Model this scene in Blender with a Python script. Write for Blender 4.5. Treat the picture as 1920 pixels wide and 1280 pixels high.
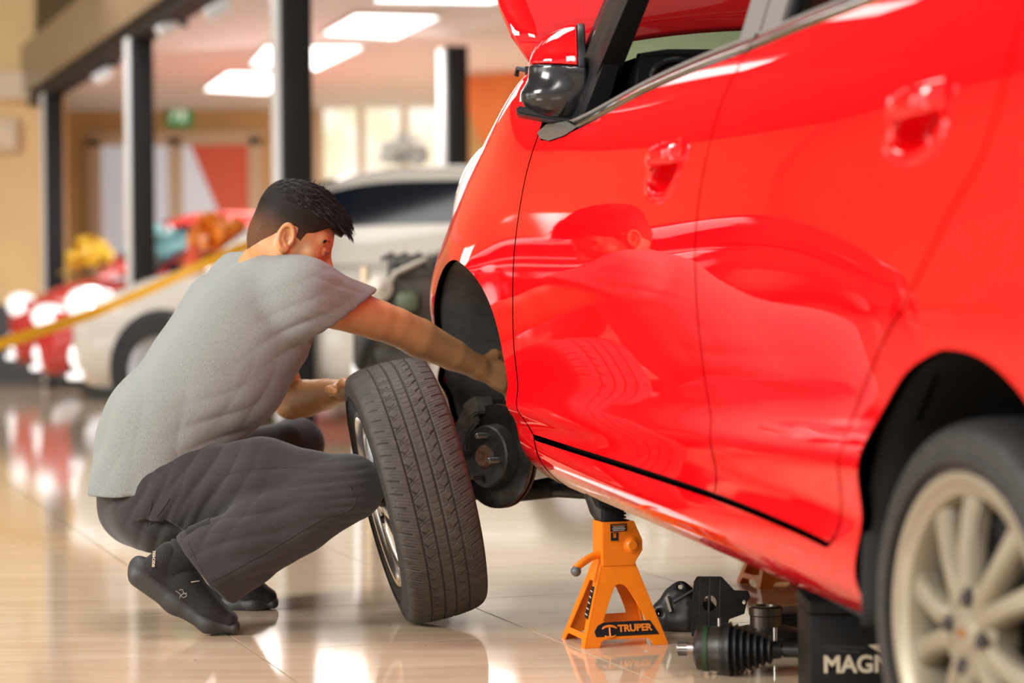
import bpy, bmesh, math, random
import numpy as np
from mathutils import Vector, Matrix, Euler, geometry, noise as mnoise
random.seed(7); rng = np.random.RandomState(5)
for o in list(bpy.data.objects): bpy.data.objects.remove(o)
SC = bpy.context.scene; COL = SC.collection
# ------------------------------------------------------------------ camera, world, lights, exposure
FPX, CH, YH, ROLL = 4150.0, 0.71, 592.0, 0.0105      # focal length in px of a 1920 px wide frame, camera height, horizon row, roll
cam = bpy.data.cameras.new('camera'); co = bpy.data.objects.new('camera', cam); COL.objects.link(co); SC.camera = co
cam.sensor_width = 36; cam.lens = FPX / 1920 * 36; cam.shift_y = -(640 - YH) / 1920; cam.clip_end = 200
co.matrix_world = Matrix.Translation((0, 0, CH)) @ Matrix.Rotation(math.pi / 2, 4, 'X') @ Matrix.Rotation(-ROLL, 4, 'Z')
cam.dof.use_dof = True; cam.dof.focus_distance = 4.95; cam.dof.aperture_fstop = 2.3
SC.view_settings.view_transform = 'Standard'; SC.view_settings.look = 'None'; SC.view_settings.gamma = 1
SC.view_settings.use_curve_mapping = False; SC.view_settings.exposure = -0.22
W = bpy.data.worlds.new('world'); SC.world = W; W.use_nodes = True
W.node_tree.nodes['Background'].inputs[0].default_value = (1.0, 0.97, 0.93, 1); W.node_tree.nodes['Background'].inputs[1].default_value = 0.9
SC.cycles.max_bounces = 8; SC.cycles.use_denoising = True
def area(name, loc, target, sx, sy, power, color=(1, 0.975, 0.94)):
    l = bpy.data.lights.new(name, 'AREA'); l.shape = 'RECTANGLE'; l.size = sx; l.size_y = sy; l.energy = power; l.color = color
    o = bpy.data.objects.new(name, l); COL.objects.link(o); o.location = loc
    o.rotation_euler = (Vector(target) - Vector(loc)).to_track_quat('-Z', 'Y').to_euler(); return o
area('storefront_daylight', (-7.5, 1.0, 3.6), (-0.2, 5.0, 0.5), 2.6, 2.0, 900, (1, 0.97, 0.93))
area('workshop_ceiling_light', (-1.5, 6.5, 5.4), (-0.6, 5.2, 0), 3.0, 2.0, 260)
area('left_hall_fill_light', (-9.5, 17.5, 5.8), (-9.8, 19.5, 0), 5.0, 7.0, 1000)  # added fill lamp, brightens the back and left walls
area('showroom_fill_light', (-1.8, 21.5, 3.3), (-2.2, 20.5, 0), 3.0, 9.0, 820)  # added fill lamp, brightens the showroom besides its ceiling panels
area('hall_front_light', (-2.2, -3.0, 4.2), (-0.4, 5.0, 0.6), 3.0, 2.0, 400, (1, 0.97, 0.92))
# ------------------------------------------------------------------ helpers
def un(x, y): return x - ROLL * (y - 640), y + ROLL * (x - 960)
def at(x, y, Y):
    """the point of the place that lies Y metres ahead and is seen at pixel x, y of the photograph"""
    x, y = un(x, y); return np.array([(x - 960) / FPX * Y, Y, CH + (YH - y) / FPX * Y])
def mat(name, color, rough=0.5, metal=0.0, coat=0.0, spec=0.5, emit=None, es=1.0, vary=0.0, vscale=20.0, bump=0.0, bscale=200.0, trans=0.0, sss=0.0, ior=1.5):
    m = bpy.data.materials.new(name); m.use_nodes = True; nt = m.node_tree; b = nt.nodes['Principled BSDF']
    c = (*color, 1); b.inputs['Base Color'].default_value = c; b.inputs['Roughness'].default_value = rough
    b.inputs['Metallic'].default_value = metal; b.inputs['Coat Weight'].default_value = coat; b.inputs['Coat Roughness'].default_value = 0.02
    b.inputs['Specular IOR Level'].default_value = spec; b.inputs['Transmission Weight'].default_value = trans; b.inputs['IOR'].default_value = ior
    if sss: b.inputs['Subsurface Weight'].default_value = sss; b.inputs['Subsurface Radius'].default_value = (0.012, 0.004, 0.002); b.inputs['Subsurface Scale'].default_value = 1.0
    if emit: b.inputs['Emission Color'].default_value = (*emit, 1); b.inputs['Emission Strength'].default_value = es
    if vary or bump: tc = nt.nodes.new('ShaderNodeTexCoord')
    if vary:
        n = nt.nodes.new('ShaderNodeTexNoise'); n.inputs['Scale'].default_value = vscale; n.inputs['Detail'].default_value = 5
        nt.links.new(tc.outputs['Object'], n.inputs['Vector'])
        r = nt.nodes.new('ShaderNodeValToRGB'); r.color_ramp.elements[0].position = 0.3; r.color_ramp.elements[1].position = 0.7
        r.color_ramp.elements[0].color = (*[max(0, v * (1 - vary)) for v in color], 1); r.color_ramp.elements[1].color = (*[min(1, v * (1 + vary)) for v in color], 1)
        nt.links.new(n.outputs['Fac'], r.inputs['Fac']); nt.links.new(r.outputs['Color'], b.inputs['Base Color'])
    if bump:
        n = nt.nodes.new('ShaderNodeTexNoise'); n.inputs['Scale'].default_value = bscale; n.inputs['Detail'].default_value = 3
        nt.links.new(tc.outputs['Object'], n.inputs['Vector'])
        bp = nt.nodes.new('ShaderNodeBump'); bp.inputs['Strength'].default_value = bump; bp.inputs['Distance'].default_value = 0.002
        nt.links.new(n.outputs['Fac'], bp.inputs['Height']); nt.links.new(bp.outputs['Normal'], b.inputs['Normal'])
    return m
def tag(o, label=None, cat=None, group=None, kind=None):
    if label: o['label'] = label
    if cat: o['category'] = cat
    if group: o['group'] = group
    if kind: o['kind'] = kind
    return o
def thing(name, label=None, cat=None, loc=(0, 0, 0), group=None, M=None, parent=None):
    o = bpy.data.objects.new(name, None); COL.objects.link(o); o.empty_display_size = 0.05
    o.matrix_local = M if M is not None else Matrix.Translation(loc)
    if parent: o.parent = parent; o.matrix_parent_inverse = parent_inv(parent)
    return tag(o, label, cat, group)
def chain(o):
    m = Matrix.Identity(4)
    while o is not None:
        m = o.matrix_parent_inverse @ o.matrix_basis @ m if o.parent else o.matrix_basis @ m
        o = o.parent
    return m
def parent_inv(p): return chain(p).inverted()
def link(name, me, m, parent=None, local=False):
    """links a mesh as ONE object; vertices are in world space unless local (then in the parent's space)"""
    o = bpy.data.objects.new(name, me); COL.objects.link(o)
    if m is not None and not me.materials: me.materials.append(m)
    if parent is not None:
        o.parent = parent
        if not local: o.matrix_parent_inverse = parent_inv(parent)
    return o
def pym(name, V, F, m, parent=None, smooth=True, local=False):
    me = bpy.data.meshes.new(name); me.from_pydata([tuple(map(float, v)) for v in V], [], [tuple(map(int, f)) for f in F]); me.update()
    if smooth: me.polygons.foreach_set('use_smooth', [True] * len(me.polygons))
    return link(name, me, m, parent, local)
def npmesh(name, V, Q, m, parent=None, local=False):
    V = np.asarray(V, np.float32); Q = np.asarray(Q, np.int32); k = Q.shape[1]
    me = bpy.data.meshes.new(name); me.vertices.add(len(V)); me.vertices.foreach_set('co', V.ravel())
    me.loops.add(Q.size); me.loops.foreach_set('vertex_index', Q.ravel()); me.polygons.add(len(Q))
    me.polygons.foreach_set('loop_start', np.arange(0, Q.size, k, dtype=np.int32)); me.polygons.foreach_set('use_smooth', np.ones(len(Q), bool))
    me.update(calc_edges=True); me.validate()
    return link(name, me, m, parent, local)
def bmo(name, bm, m, parent=None, smooth=False, local=False, angle=40):
    bmesh.ops.recalc_face_normals(bm, faces=bm.faces)
    me = bpy.data.meshes.new(name); bm.to_mesh(me); bm.free()
    if smooth:
        me.polygons.foreach_set('use_smooth', [True] * len(me.polygons))
        try: me.set_sharp_from_angle(angle=math.radians(angle))
        except Exception: pass
    return link(name, me, m, parent, local)
def add_box(bm, c, s, R=None, bev=0.0, seg=2):
    M = Matrix.Translation(c) @ (R.to_4x4() if R is not None else Matrix.Identity(4)) @ Matrix.Diagonal((*s, 1))
    r = bmesh.ops.create_cube(bm, size=1.0, matrix=M)
    if bev:
        es = list({e for v in r['verts'] for e in v.link_edges}); bmesh.ops.bevel(bm, geom=es, offset=bev, segments=seg, affect='EDGES', profile=0.5)
def box(name, c, s, m, parent=None, R=None, bev=0.0, local=False):
    bm = bmesh.new(); add_box(bm, c, s, R, bev); return bmo(name, bm, m, parent, smooth=bev > 0, local=local)
def frame_to(a, b):
    d = (Vector(b) - Vector(a)); return Matrix.Translation(Vector(a)) @ d.to_track_quat('Z', 'Y').to_matrix().to_4x4(), d.length
def add_tube(bm, pts, r, n=12, cap=True):
    pts = [Vector(p) for p in pts]; rings = []; rr = r if hasattr(r, '__len__') else [r] * len(pts); up = None
    for i, p in enumerate(pts):
        t = (pts[min(i + 1, len(pts) - 1)] - pts[max(i - 1, 0)]).normalized()
        if up is None: up = t.orthogonal().normalized()
        up = (up - t * up.dot(t)).normalized(); sd = t.cross(up)
        rings.append([bm.verts.new(p + (up * math.cos(a) + sd * math.sin(a)) * rr[i]) for a in [2 * math.pi * k / n for k in range(n)]])
    for a, b in zip(rings, rings[1:]):
        for k in range(n): bm.faces.new((a[k], a[(k + 1) % n], b[(k + 1) % n], b[k]))
    if cap: bm.faces.new(rings[0][::-1]); bm.faces.new(rings[-1])
def tube(name, pts, r, m, parent=None, n=12, local=False):
    bm = bmesh.new(); add_tube(bm, pts, r, n); return bmo(name, bm, m, parent, smooth=True, local=local, angle=50)
def add_lathe(bm, prof, M, n=48, close=False):
    """prof: (axis, radius) pairs turned about the local X axis"""
    rings = []
    for x, r in prof:
        rings.append([bm.verts.new(M @ Vector((x, r * math.cos(2 * math.pi * k / n), r * math.sin(2 * math.pi * k / n)))) for k in range(n)])
    if close: rings.append(rings[0])
    for a, b in zip(rings, rings[1:]):
        for k in range(n): bm.faces.new((a[k], a[(k + 1) % n], b[(k + 1) % n], b[k]))
def lathe(name, prof, M, m, parent=None, n=48, local=False, close=False, angle=35):
    bm = bmesh.new(); add_lathe(bm, prof, M, n, close); bmesh.ops.remove_doubles(bm, verts=bm.verts, dist=1e-6)
    return bmo(name, bm, m, parent, smooth=True, local=local, angle=angle)
def inside(P, poly):
    P = np.asarray(P); poly = np.asarray(poly); x, y = P[:, 0], P[:, 1]; c = np.zeros(len(P), bool); j = len(poly) - 1
    for i in range(len(poly)):
        xi, yi = poly[i]; xj, yj = poly[j]
        c ^= ((yi > y) != (yj > y)) & (x < (xj - xi) * (y - yi) / (yj - yi + 1e-12) + xi); j = i
    return c
def cdt(outer, holes=(), grid=None):
    """triangulated 2-D region with optional interior points"""
    pts = []; ed = []
    for loop in (outer, *holes):
        n0 = len(pts); pts += [Vector(p) for p in loop]; ed += [(n0 + i, n0 + (i + 1) % len(loop)) for i in range(len(loop))]
    nb = len(pts)
    if grid is not None: pts += [Vector(p) for p in grid]
    v, e, f, ov, oe, of = geometry.delaunay_2d_cdt(pts, ed, [], 1, 1e-6)
    V = np.array([tuple(p) for p in v]); f = [list(t) for t in f]
    if holes:
        c = np.array([V[t].mean(0) for t in f]); bad = np.zeros(len(f), bool)
        for hl in holes: bad |= inside(c, hl)
        f = [t for t, b in zip(f, bad) if not b]
    return V, f, nb
def plate(name, outer, holes, th, fn, m, parent=None, local=False, bev=0.0):
    """sheet of thickness th: fn(x, y, z) maps plate coordinates to space"""
    v, f, _ = cdt(outer, holes); bm = bmesh.new()
    a = [bm.verts.new((p[0], p[1], 0)) for p in v]; fs = [bm.faces.new([a[i] for i in t]) for t in f if len(set(t)) == len(t)]
    bmesh.ops.recalc_face_normals(bm, faces=bm.faces)
    r = bmesh.ops.extrude_face_region(bm, geom=fs)
    for g in r['geom']:
        if isinstance(g, bmesh.types.BMVert): g.co.z -= th
    bmesh.ops.dissolve_limit(bm, angle_limit=0.01, verts=bm.verts, edges=bm.edges)
    if bev:
        es = [e for e in bm.edges if len(e.link_faces) == 2 and e.calc_face_angle(0) > 0.8]; bmesh.ops.bevel(bm, geom=es, offset=bev, segments=2, affect='EDGES')
    for vv in bm.verts: vv.co = Vector(fn(*vv.co))
    return bmo(name, bm, m, parent, smooth=True, local=local, angle=30)
def dens(poly, step, closed=True):
    out = []; P = [np.array(p, float) for p in poly]; n = len(P)
    for i in range(n if closed else n - 1):
        a, b = P[i], P[(i + 1) % n]; k = max(1, int(np.linalg.norm(b - a) / step)); out += [a + (b - a) * j / k for j in range(k)]
    if not closed: out.append(P[-1])
    return out
def crom(pts, step=0.012):
    """smooth curve through 2-D or 3-D points (Catmull-Rom), resampled"""
    P = [np.array(p, float) for p in pts]; P = [2 * P[0] - P[1]] + P + [2 * P[-1] - P[-2]]; out = []
    for i in range(1, len(P) - 2):
        p0, p1, p2, p3 = P[i - 1:i + 3]; k = max(2, int(np.linalg.norm(p2 - p1) / step))
        for j in range(k):
            t = j / k; out.append(0.5 * (2 * p1 + (p2 - p0) * t + (2 * p0 - 5 * p1 + 4 * p2 - p3) * t * t + (3 * p1 - p0 - 3 * p2 + p3) * t ** 3))
    out.append(P[-2]); return out
def text(name, body, M, size, m, parent, ext=0.0006, bold=0.0, spacing=1.0, sx=1.0):
    c = bpy.data.curves.new(name, 'FONT'); c.body = body; c.size = size; c.extrude = ext; c.offset = bold; c.space_character = spacing; c.align_x = 'CENTER'; c.align_y = 'CENTER'
    o = bpy.data.objects.new(name, c); COL.objects.link(o); c.materials.append(m)
    me = bpy.data.meshes.new_from_object(o.evaluated_get(bpy.context.evaluated_depsgraph_get())); bpy.data.objects.remove(o); o = link(name, me, m, parent)
    o.matrix_basis = M @ Matrix.Diagonal((sx, 1, 1, 1)); return o
def basis(x, y, z, o):
    return Matrix(((x[0], y[0], z[0], o[0]), (x[1], y[1], z[1], o[1]), (x[2], y[2], z[2], o[2]), (0, 0, 0, 1)))
def nrm(v): v = np.asarray(v, float); return v / np.linalg.norm(v)
SS = lambda x, a, b: (lambda t: t * t * (3 - 2 * t))(np.clip((np.asarray(x, float) - a) / (b - a), 0, 1))
def spl(xs, ys):
    """natural cubic spline"""
    xs = np.array(xs, float); ys = np.array(ys, float); n = len(xs); h = np.diff(xs); A = np.zeros((n, n)); b = np.zeros(n); A[0, 0] = A[-1, -1] = 1
    for i in range(1, n - 1):
        A[i, i - 1] = h[i - 1]; A[i, i] = 2 * (h[i - 1] + h[i]); A[i, i + 1] = h[i]; b[i] = 6 * ((ys[i + 1] - ys[i]) / h[i] - (ys[i] - ys[i - 1]) / h[i - 1])
    M = np.linalg.solve(A, b); s0 = (ys[1] - ys[0]) / h[0] - h[0] * M[1] / 6; s1 = (ys[-1] - ys[-2]) / h[-1] + h[-1] * M[-2] / 6
    def ev(x):
        x = np.asarray(x, float); i = np.clip(np.searchsorted(xs, x) - 1, 0, n - 2); t = np.clip(x, xs[0], xs[-1]); a = xs[i + 1] - t; c = t - xs[i]; H = h[i]
        r = M[i] * a ** 3 / (6 * H) + M[i + 1] * c ** 3 / (6 * H) + (ys[i] / H - M[i] * H / 6) * a + (ys[i + 1] / H - M[i + 1] * H / 6) * c
        return r + np.where(x < xs[0], s0 * (x - xs[0]), 0) + np.where(x > xs[-1], s1 * (x - xs[-1]), 0)
    return ev
# ---- organic surfaces: signed distance fields on a grid, meshed by surface nets
class Field:
    def __init__(s, lo, hi, h):
        s.lo = np.array(lo, float); s.h = h; s.n = np.ceil((np.array(hi) - s.lo) / h).astype(int) + 1; s.F = np.full(s.n, 1.0, np.float32)
        s.ax = [(s.lo[i] + h * np.arange(s.n[i])).astype(np.float32) for i in range(3)]
    def _op(s, f, lo, hi, op):
        a = np.clip(np.floor((np.array(lo) - s.lo) / s.h).astype(int), 0, s.n); b = np.clip(np.ceil((np.array(hi) - s.lo) / s.h).astype(int) + 1, 0, s.n)
        if np.any(b <= a): return
        X = s.ax[0][a[0]:b[0]][:, None, None]; Y = s.ax[1][a[1]:b[1]][None, :, None]; Z = s.ax[2][a[2]:b[2]][None, None, :]
        sl = tuple(slice(p, q) for p, q in zip(a, b)); s.F[sl] = op(s.F[sl], f(X, Y, Z).astype(np.float32))
    def cap(s, A, B, ra, rb=None, k=0.02, sub=False):
        rb = ra if rb is None else rb; A = np.array(A, float); B = np.array(B, float); d = B - A; L = d @ d + 1e-12; m = max(ra, rb) + k + 2 * s.h
        def f(X, Y, Z):
            t = np.clip(((X - A[0]) * d[0] + (Y - A[1]) * d[1] + (Z - A[2]) * d[2]) / L, 0, 1)
            return np.sqrt((X - A[0] - t * d[0]) ** 2 + (Y - A[1] - t * d[1]) ** 2 + (Z - A[2] - t * d[2]) ** 2) - (ra + (rb - ra) * t)
        s._op(f, np.minimum(A, B) - m, np.maximum(A, B) + m, s.sm(k, sub))
    def line(s, pts, rs, k=0.02):
        for i in range(len(pts) - 1): s.cap(pts[i], pts[i + 1], rs[i], rs[i + 1], k)
    def slab(s, A, B, R, b0, b1, a0, a1, k=0.04):
        """flattened limb segment A-B: half breadth b along R, half depth a"""
        A = np.array(A, float); B = np.array(B, float); R = nrm(R); d = B - A; L = d @ d + 1e-12; m = max(b0, b1) + k + 2 * s.h
        def f(X, Y, Z):
            px, py, pz = X - A[0], Y - A[1], Z - A[2]; t = np.clip((px * d[0] + py * d[1] + pz * d[2]) / L, 0, 1)
            qx, qy, qz = px - t * d[0], py - t * d[1], pz - t * d[2]; a = a0 + (a1 - a0) * t; b = b0 + (b1 - b0) * t
            w = np.clip(qx * R[0] + qy * R[1] + qz * R[2], -(b - a), b - a)
            return np.sqrt((qx - w * R[0]) ** 2 + (qy - w * R[1]) ** 2 + (qz - w * R[2]) ** 2) - a
        s._op(f, np.minimum(A, B) - m, np.maximum(A, B) + m, s.sm(k, False))
    def ell(s, C, r, M=None, k=0.02, sub=False):
        C = np.array(C, float); r = np.array(r, float); M = np.eye(3) if M is None else np.array(M); m = r.max() + k + 2 * s.h   # rows of M: local axes
        def f(X, Y, Z):
            p = [(X - C[0]) * M[i][0] + (Y - C[1]) * M[i][1] + (Z - C[2]) * M[i][2] for i in range(3)]
            k0 = np.sqrt(sum((p[i] / r[i]) ** 2 for i in range(3))) + 1e-6; k1 = np.sqrt(sum((p[i] / r[i] ** 2) ** 2 for i in range(3))) + 1e-6
            return k0 * (k0 - 1) / k1
        s._op(f, C - m, C + m, s.sm(k, sub))
    def cut(s, P, N, k=0.004):
        """keeps the side of the plane the normal points away from"""
        P = np.array(P, float); N = nrm(N)
        s._op(lambda X, Y, Z: (X - P[0]) * N[0] + (Y - P[1]) * N[1] + (Z - P[2]) * N[2], s.lo, s.lo + s.h * s.n, lambda F, d: np.maximum(F, d))
    def sm(s, k, sub):
        def u(F, d):
            h = np.maximum(k - np.abs(F - d), 0) / k; return np.minimum(F, d) - h * h * k * 0.25
        def x(F, d):
            h = np.maximum(k - np.abs(F + d), 0) / k; return np.maximum(F, -d) + h * h * k * 0.25
        return x if sub else u
    def mesh(s):
        F = s.F; F[0] = F[-1] = np.maximum(F[0], 0.01); F[:, 0] = np.maximum(F[:, 0], 0.01); F[:, -1] = np.maximum(F[:, -1], 0.01); F[:, :, 0] = np.maximum(F[:, :, 0], 0.01); F[:, :, -1] = np.maximum(F[:, :, -1], 0.01)
        S = F < 0; c = np.zeros(s.n - 1, np.int8); off = [(i, j, k) for i in (0, 1) for j in (0, 1) for k in (0, 1)]; n = s.n
        for i, j, k in off: c += S[i:n[0] - 1 + i, j:n[1] - 1 + j, k:n[2] - 1 + k]
        act = (c > 0) & (c < 8); ijk = np.argwhere(act); idx = np.full(act.shape, -1, np.int32); idx[act] = np.arange(len(ijk))
        val = np.stack([F[ijk[:, 0] + i, ijk[:, 1] + j, ijk[:, 2] + k] for i, j, k in off], 1); pos = np.zeros((len(ijk), 3)); cnt = np.zeros(len(ijk))
        O = np.array(off, float)
        for a in range(8):
            for b in range(a + 1, 8):
                if np.abs(O[a] - O[b]).sum() != 1: continue
                m = (val[:, a] < 0) != (val[:, b] < 0); t = np.where(m, val[:, a] / np.where(m, val[:, a] - val[:, b], 1), 0)
                pos += m[:, None] * (O[a] + t[:, None] * (O[b] - O[a])); cnt += m
        V = s.lo + s.h * (ijk + pos / cnt[:, None]); Q = []
        for ax in range(3):
            p, q = [(1, 2), (2, 0), (0, 1)][ax]; sl0 = [slice(None)] * 3; sl1 = [slice(None)] * 3; sl0[ax] = slice(0, -1); sl1[ax] = slice(1, None)
            A = S[tuple(sl0)]; B = S[tuple(sl1)]; e = np.argwhere(A != B); e = e[(e[:, p] > 0) & (e[:, q] > 0) & (e[:, p] < n[p] - 1) & (e[:, q] < n[q] - 1)]
            up = np.zeros(3, int); uq = np.zeros(3, int); up[p] = 1; uq[q] = 1
            g = [idx[tuple((e - d).T)] for d in (up + uq, uq, 0 * up, up)]; f = np.stack(g, 1); fl = A[tuple(e.T)]
            f[~fl] = f[~fl][:, ::-1]; Q.append(f)
        return V, np.concatenate(Q)
def vnormals(V, Q):
    n = np.cross(V[Q[:, 2]] - V[Q[:, 0]], V[Q[:, 3]] - V[Q[:, 1]]); N = np.zeros_like(V)
    for k in range(4): np.add.at(N, Q[:, k], n)
    return N / (np.linalg.norm(N, axis=1, keepdims=True) + 1e-12)
def relax(V, Q, it=2, lam=0.5):
    for _ in range(it):
        S = np.zeros_like(V); c = np.zeros(len(V))
        for a, b in ((0, 1), (1, 2), (2, 3), (3, 0)):
            np.add.at(S, Q[:, a], V[Q[:, b]]); np.add.at(S, Q[:, b], V[Q[:, a]]); np.add.at(c, Q[:, a], 1); np.add.at(c, Q[:, b], 1)
        V = V + lam * (S / np.maximum(c, 1)[:, None] - V)
    return V
# ------------------------------------------------------------------ materials
def floor_material():
    m = mat('polished_beige_tile', (0.62, 0.47, 0.32), rough=0.07, spec=0.75); nt = m.node_tree; b = nt.nodes['Principled BSDF']
    tc = nt.nodes.new('ShaderNodeNewGeometry'); mp = nt.nodes.new('ShaderNodeMapping'); mp.inputs['Rotation'].default_value = (0, 0, -0.32); mp.inputs['Scale'].default_value = (0.9, 7, 1)
    n = nt.nodes.new('ShaderNodeTexNoise'); n.inputs['Scale'].default_value = 2.2; n.inputs['Detail'].default_value = 6; n.inputs['Distortion'].default_value = 0.7
    r = nt.nodes.new('ShaderNodeValToRGB'); r.color_ramp.elements[0].position = 0.32; r.color_ramp.elements[1].position = 0.72
    r.color_ramp.elements[0].color = (0.60, 0.45, 0.30, 1); r.color_ramp.elements[1].color = (0.72, 0.575, 0.41, 1)
    nt.links.new(tc.outputs['Position'], mp.inputs['Vector']); nt.links.new(mp.outputs['Vector'], n.inputs['Vector']); nt.links.new(n.outputs['Fac'], r.inputs['Fac'])
    d = nt.nodes.new('ShaderNodeTexVoronoi'); d.inputs['Scale'].default_value = 9; d2 = nt.nodes.new('ShaderNodeMath'); d2.operation = 'LESS_THAN'; d2.inputs[1].default_value = 0.035
    nt.links.new(tc.outputs['Position'], d.inputs['Vector']); nt.links.new(d.outputs['Distance'], d2.inputs[0])
    mx = nt.nodes.new('ShaderNodeMix'); mx.data_type = 'RGBA'; mx.inputs[7].default_value = (0.25, 0.19, 0.14, 1)
    nt.links.new(d2.outputs[0], mx.inputs[0]); nt.links.new(r.outputs['Color'], mx.inputs[6]); nt.links.new(mx.outputs[2], b.inputs['Base Color'])
    return m
M_TILE = floor_material()
M_GROUT = mat('brown_grout', (0.045, 0.028, 0.018), 0.9, spec=0.1)
M_YEL = mat('yellow_wall_paint', (0.80, 0.56, 0.26), 0.6, vary=0.05, vscale=1.5)
M_DGREY = mat('dark_grey_wall_band', (0.07, 0.07, 0.075), 0.6)
M_WHITE = mat('white_ceiling_board', (0.82, 0.83, 0.84), 0.7)
M_COLUMN = mat('charcoal_column_paint', (0.016, 0.016, 0.018), 0.6, spec=0.25)
M_LAM = mat('white_column_panel', (0.85, 0.87, 0.9), 0.3)
M_FASCIA = mat('brown_gloss_fascia', (0.17, 0.125, 0.085), 0.22, vary=0.1, vscale=0.8)
M_DARKUP = mat('dark_brown_upper_wall', (0.03, 0.022, 0.016), 0.5)
M_LED = mat('led_panel', (1, 1, 1), 0.5, emit=(1, 0.99, 0.96), es=5.0)
M_DAY = mat('daylit_storefront_glass', (0.9, 0.9, 0.9), 0.2, emit=(1, 0.98, 0.95), es=5.0)
M_FRAME = mat('beige_window_frame', (0.72, 0.58, 0.40), 0.5)
M_GREENSIGN = mat('green_exit_sign_face', (0.02, 0.28, 0.08), 0.4, emit=(0.02, 0.35, 0.10), es=0.35)
M_SIGNWHITE = mat('sign_white', (0.8, 0.9, 0.8), 0.4, emit=(0.7, 0.9, 0.75), es=0.5)
M_DOORGLASS = mat('frosted_door_glass', (0.62, 0.66, 0.72), 0.35, emit=(0.72, 0.76, 0.84), es=0.35)
M_ORANGE_P = mat('orange_red_print', (0.85, 0.12, 0.04), 0.45)
M_ORANGE_B = mat('orange_banner_cloth', (1.0, 0.30, 0.08), 0.6, vary=0.12, vscale=3)
def outside_material():
    m = mat('daylit_garden_view', (0.5, 0.5, 0.5), 0.3); nt = m.node_tree; b = nt.nodes['Principled BSDF']
    g = nt.nodes.new('ShaderNodeNewGeometry'); n = nt.nodes.new('ShaderNodeTexNoise'); n.inputs['Scale'].default_value = 1.5; n.inputs['Detail'].default_value = 3
    r = nt.nodes.new('ShaderNodeValToRGB'); r.color_ramp.elements[0].position = 0.36; r.color_ramp.elements[0].color = (0.74, 0.68, 0.40, 1); r.color_ramp.elements[1].position = 0.62; r.color_ramp.elements[1].color = (1, 0.96, 0.84, 1)
    nt.links.new(g.outputs['Position'], n.inputs['Vector']); nt.links.new(n.outputs['Fac'], r.inputs['Fac']); nt.links.new(r.outputs['Color'], b.inputs['Emission Color']); b.inputs['Emission Strength'].default_value = 1.15
    return m
M_OUT = outside_material()
def paint(name, col, dust=False, rough=0.18):
    m = mat(name, col, .35, coat=1.0, spec=0.0); m.node_tree.nodes['Principled BSDF'].inputs['Coat IOR'].default_value = 1.6
    if dust:
        nt = m.node_tree; b = nt.nodes['Principled BSDF']; a = nt.nodes.new('ShaderNodeAttribute'); a.attribute_name = 'dust'
        g = nt.nodes.new('ShaderNodeNewGeometry'); n = nt.nodes.new('ShaderNodeTexNoise'); n.inputs['Scale'].default_value = 420; n.inputs['Detail'].default_value = 2
        nt.links.new(g.outputs['Position'], n.inputs['Vector'])
        ad = nt.nodes.new('ShaderNodeMath'); ad.operation = 'ADD'; nt.links.new(a.outputs['Fac'], ad.inputs[0]); nt.links.new(n.outputs['Fac'], ad.inputs[1])
        th = nt.nodes.new('ShaderNodeMapRange'); th.inputs[1].default_value = 0.95; th.inputs[2].default_value = 1.05; nt.links.new(ad.outputs[0], th.inputs[0])
        mx = nt.nodes.new('ShaderNodeMix'); mx.data_type = 'RGBA'; mx.inputs[6].default_value = (*col, 1); mx.inputs[7].default_value = (0.62, 0.45, 0.32, 1)
        nt.links.new(th.outputs[0], mx.inputs[0]); nt.links.new(mx.outputs[2], b.inputs['Base Color'])
        iv = nt.nodes.new('ShaderNodeMath'); iv.operation = 'SUBTRACT'; iv.inputs[0].default_value = 1; nt.links.new(th.outputs[0], iv.inputs[1]); nt.links.new(iv.outputs[0], b.inputs['Coat Weight'])
    return m
M_RED = paint('red_car_paint', (0.76, 0.003, 0.007), dust=True)
M_BLACKP = mat('black_plastic_trim', (0.010, 0.010, 0.011), 0.45, spec=0.3)
M_LINER = mat('grey_black_wheel_liner', (0.085, 0.085, 0.088), 0.55, vary=0.25, vscale=30)
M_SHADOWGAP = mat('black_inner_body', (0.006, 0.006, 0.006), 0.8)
M_GLOSSBLK = mat('gloss_black_plastic', (0.015, 0.015, 0.017), 0.16, spec=0.6)
M_CHROME = mat('chrome_trim', (0.92, 0.92, 0.90), 0.10, metal=1)
M_GREYFILM = mat('grey_pillar_film', (0.17, 0.155, 0.145), 0.4)
M_RUBBER = mat('tyre_rubber', (0.026, 0.024, 0.023), 0.62, vary=0.3, vscale=60)
M_RUBBERD = mat('dusty_tread_rubber', (0.042, 0.037, 0.033), 0.68, vary=0.25, vscale=45)
M_ALLOY = mat('champagne_alloy', (0.29, 0.25, 0.18), 0.42, metal=0.35)
M_ALLOYS = mat('silver_alloy', (0.75, 0.74, 0.72), 0.22, metal=0.9)
M_STEEL = mat('bare_steel', (0.42, 0.41, 0.39), 0.35, metal=1)
M_IRON = mat('dark_cast_iron', (0.040, 0.035, 0.031), 0.5, metal=0.3, vary=0.4, vscale=40)
M_RUST = mat('rusty_disc_edge', (0.16, 0.075, 0.045), 0.7, vary=0.3, vscale=80)
M_OIL = mat('oily_black_steel', (0.020, 0.018, 0.016), 0.33, vary=0.5, vscale=60)
M_SHADEGREASE = mat('shaded_greasy_steel', (0.022, 0.018, 0.015), 0.42, metal=0.2, vary=0.5, vscale=50)  # greasy steel, colour darkened further for the shade under the car
M_CALIPER = mat('brake_caliper_iron', (0.125, 0.112, 0.10), 0.5, metal=0.3, vary=0.35, vscale=40)
M_MAROON = mat('maroon_headliner', (0.050, 0.006, 0.004), 0.8)
M_TINT = mat('green_tinted_glass', (0.72, 0.88, 0.78), 0.02, trans=1.0, ior=1.01)
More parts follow.
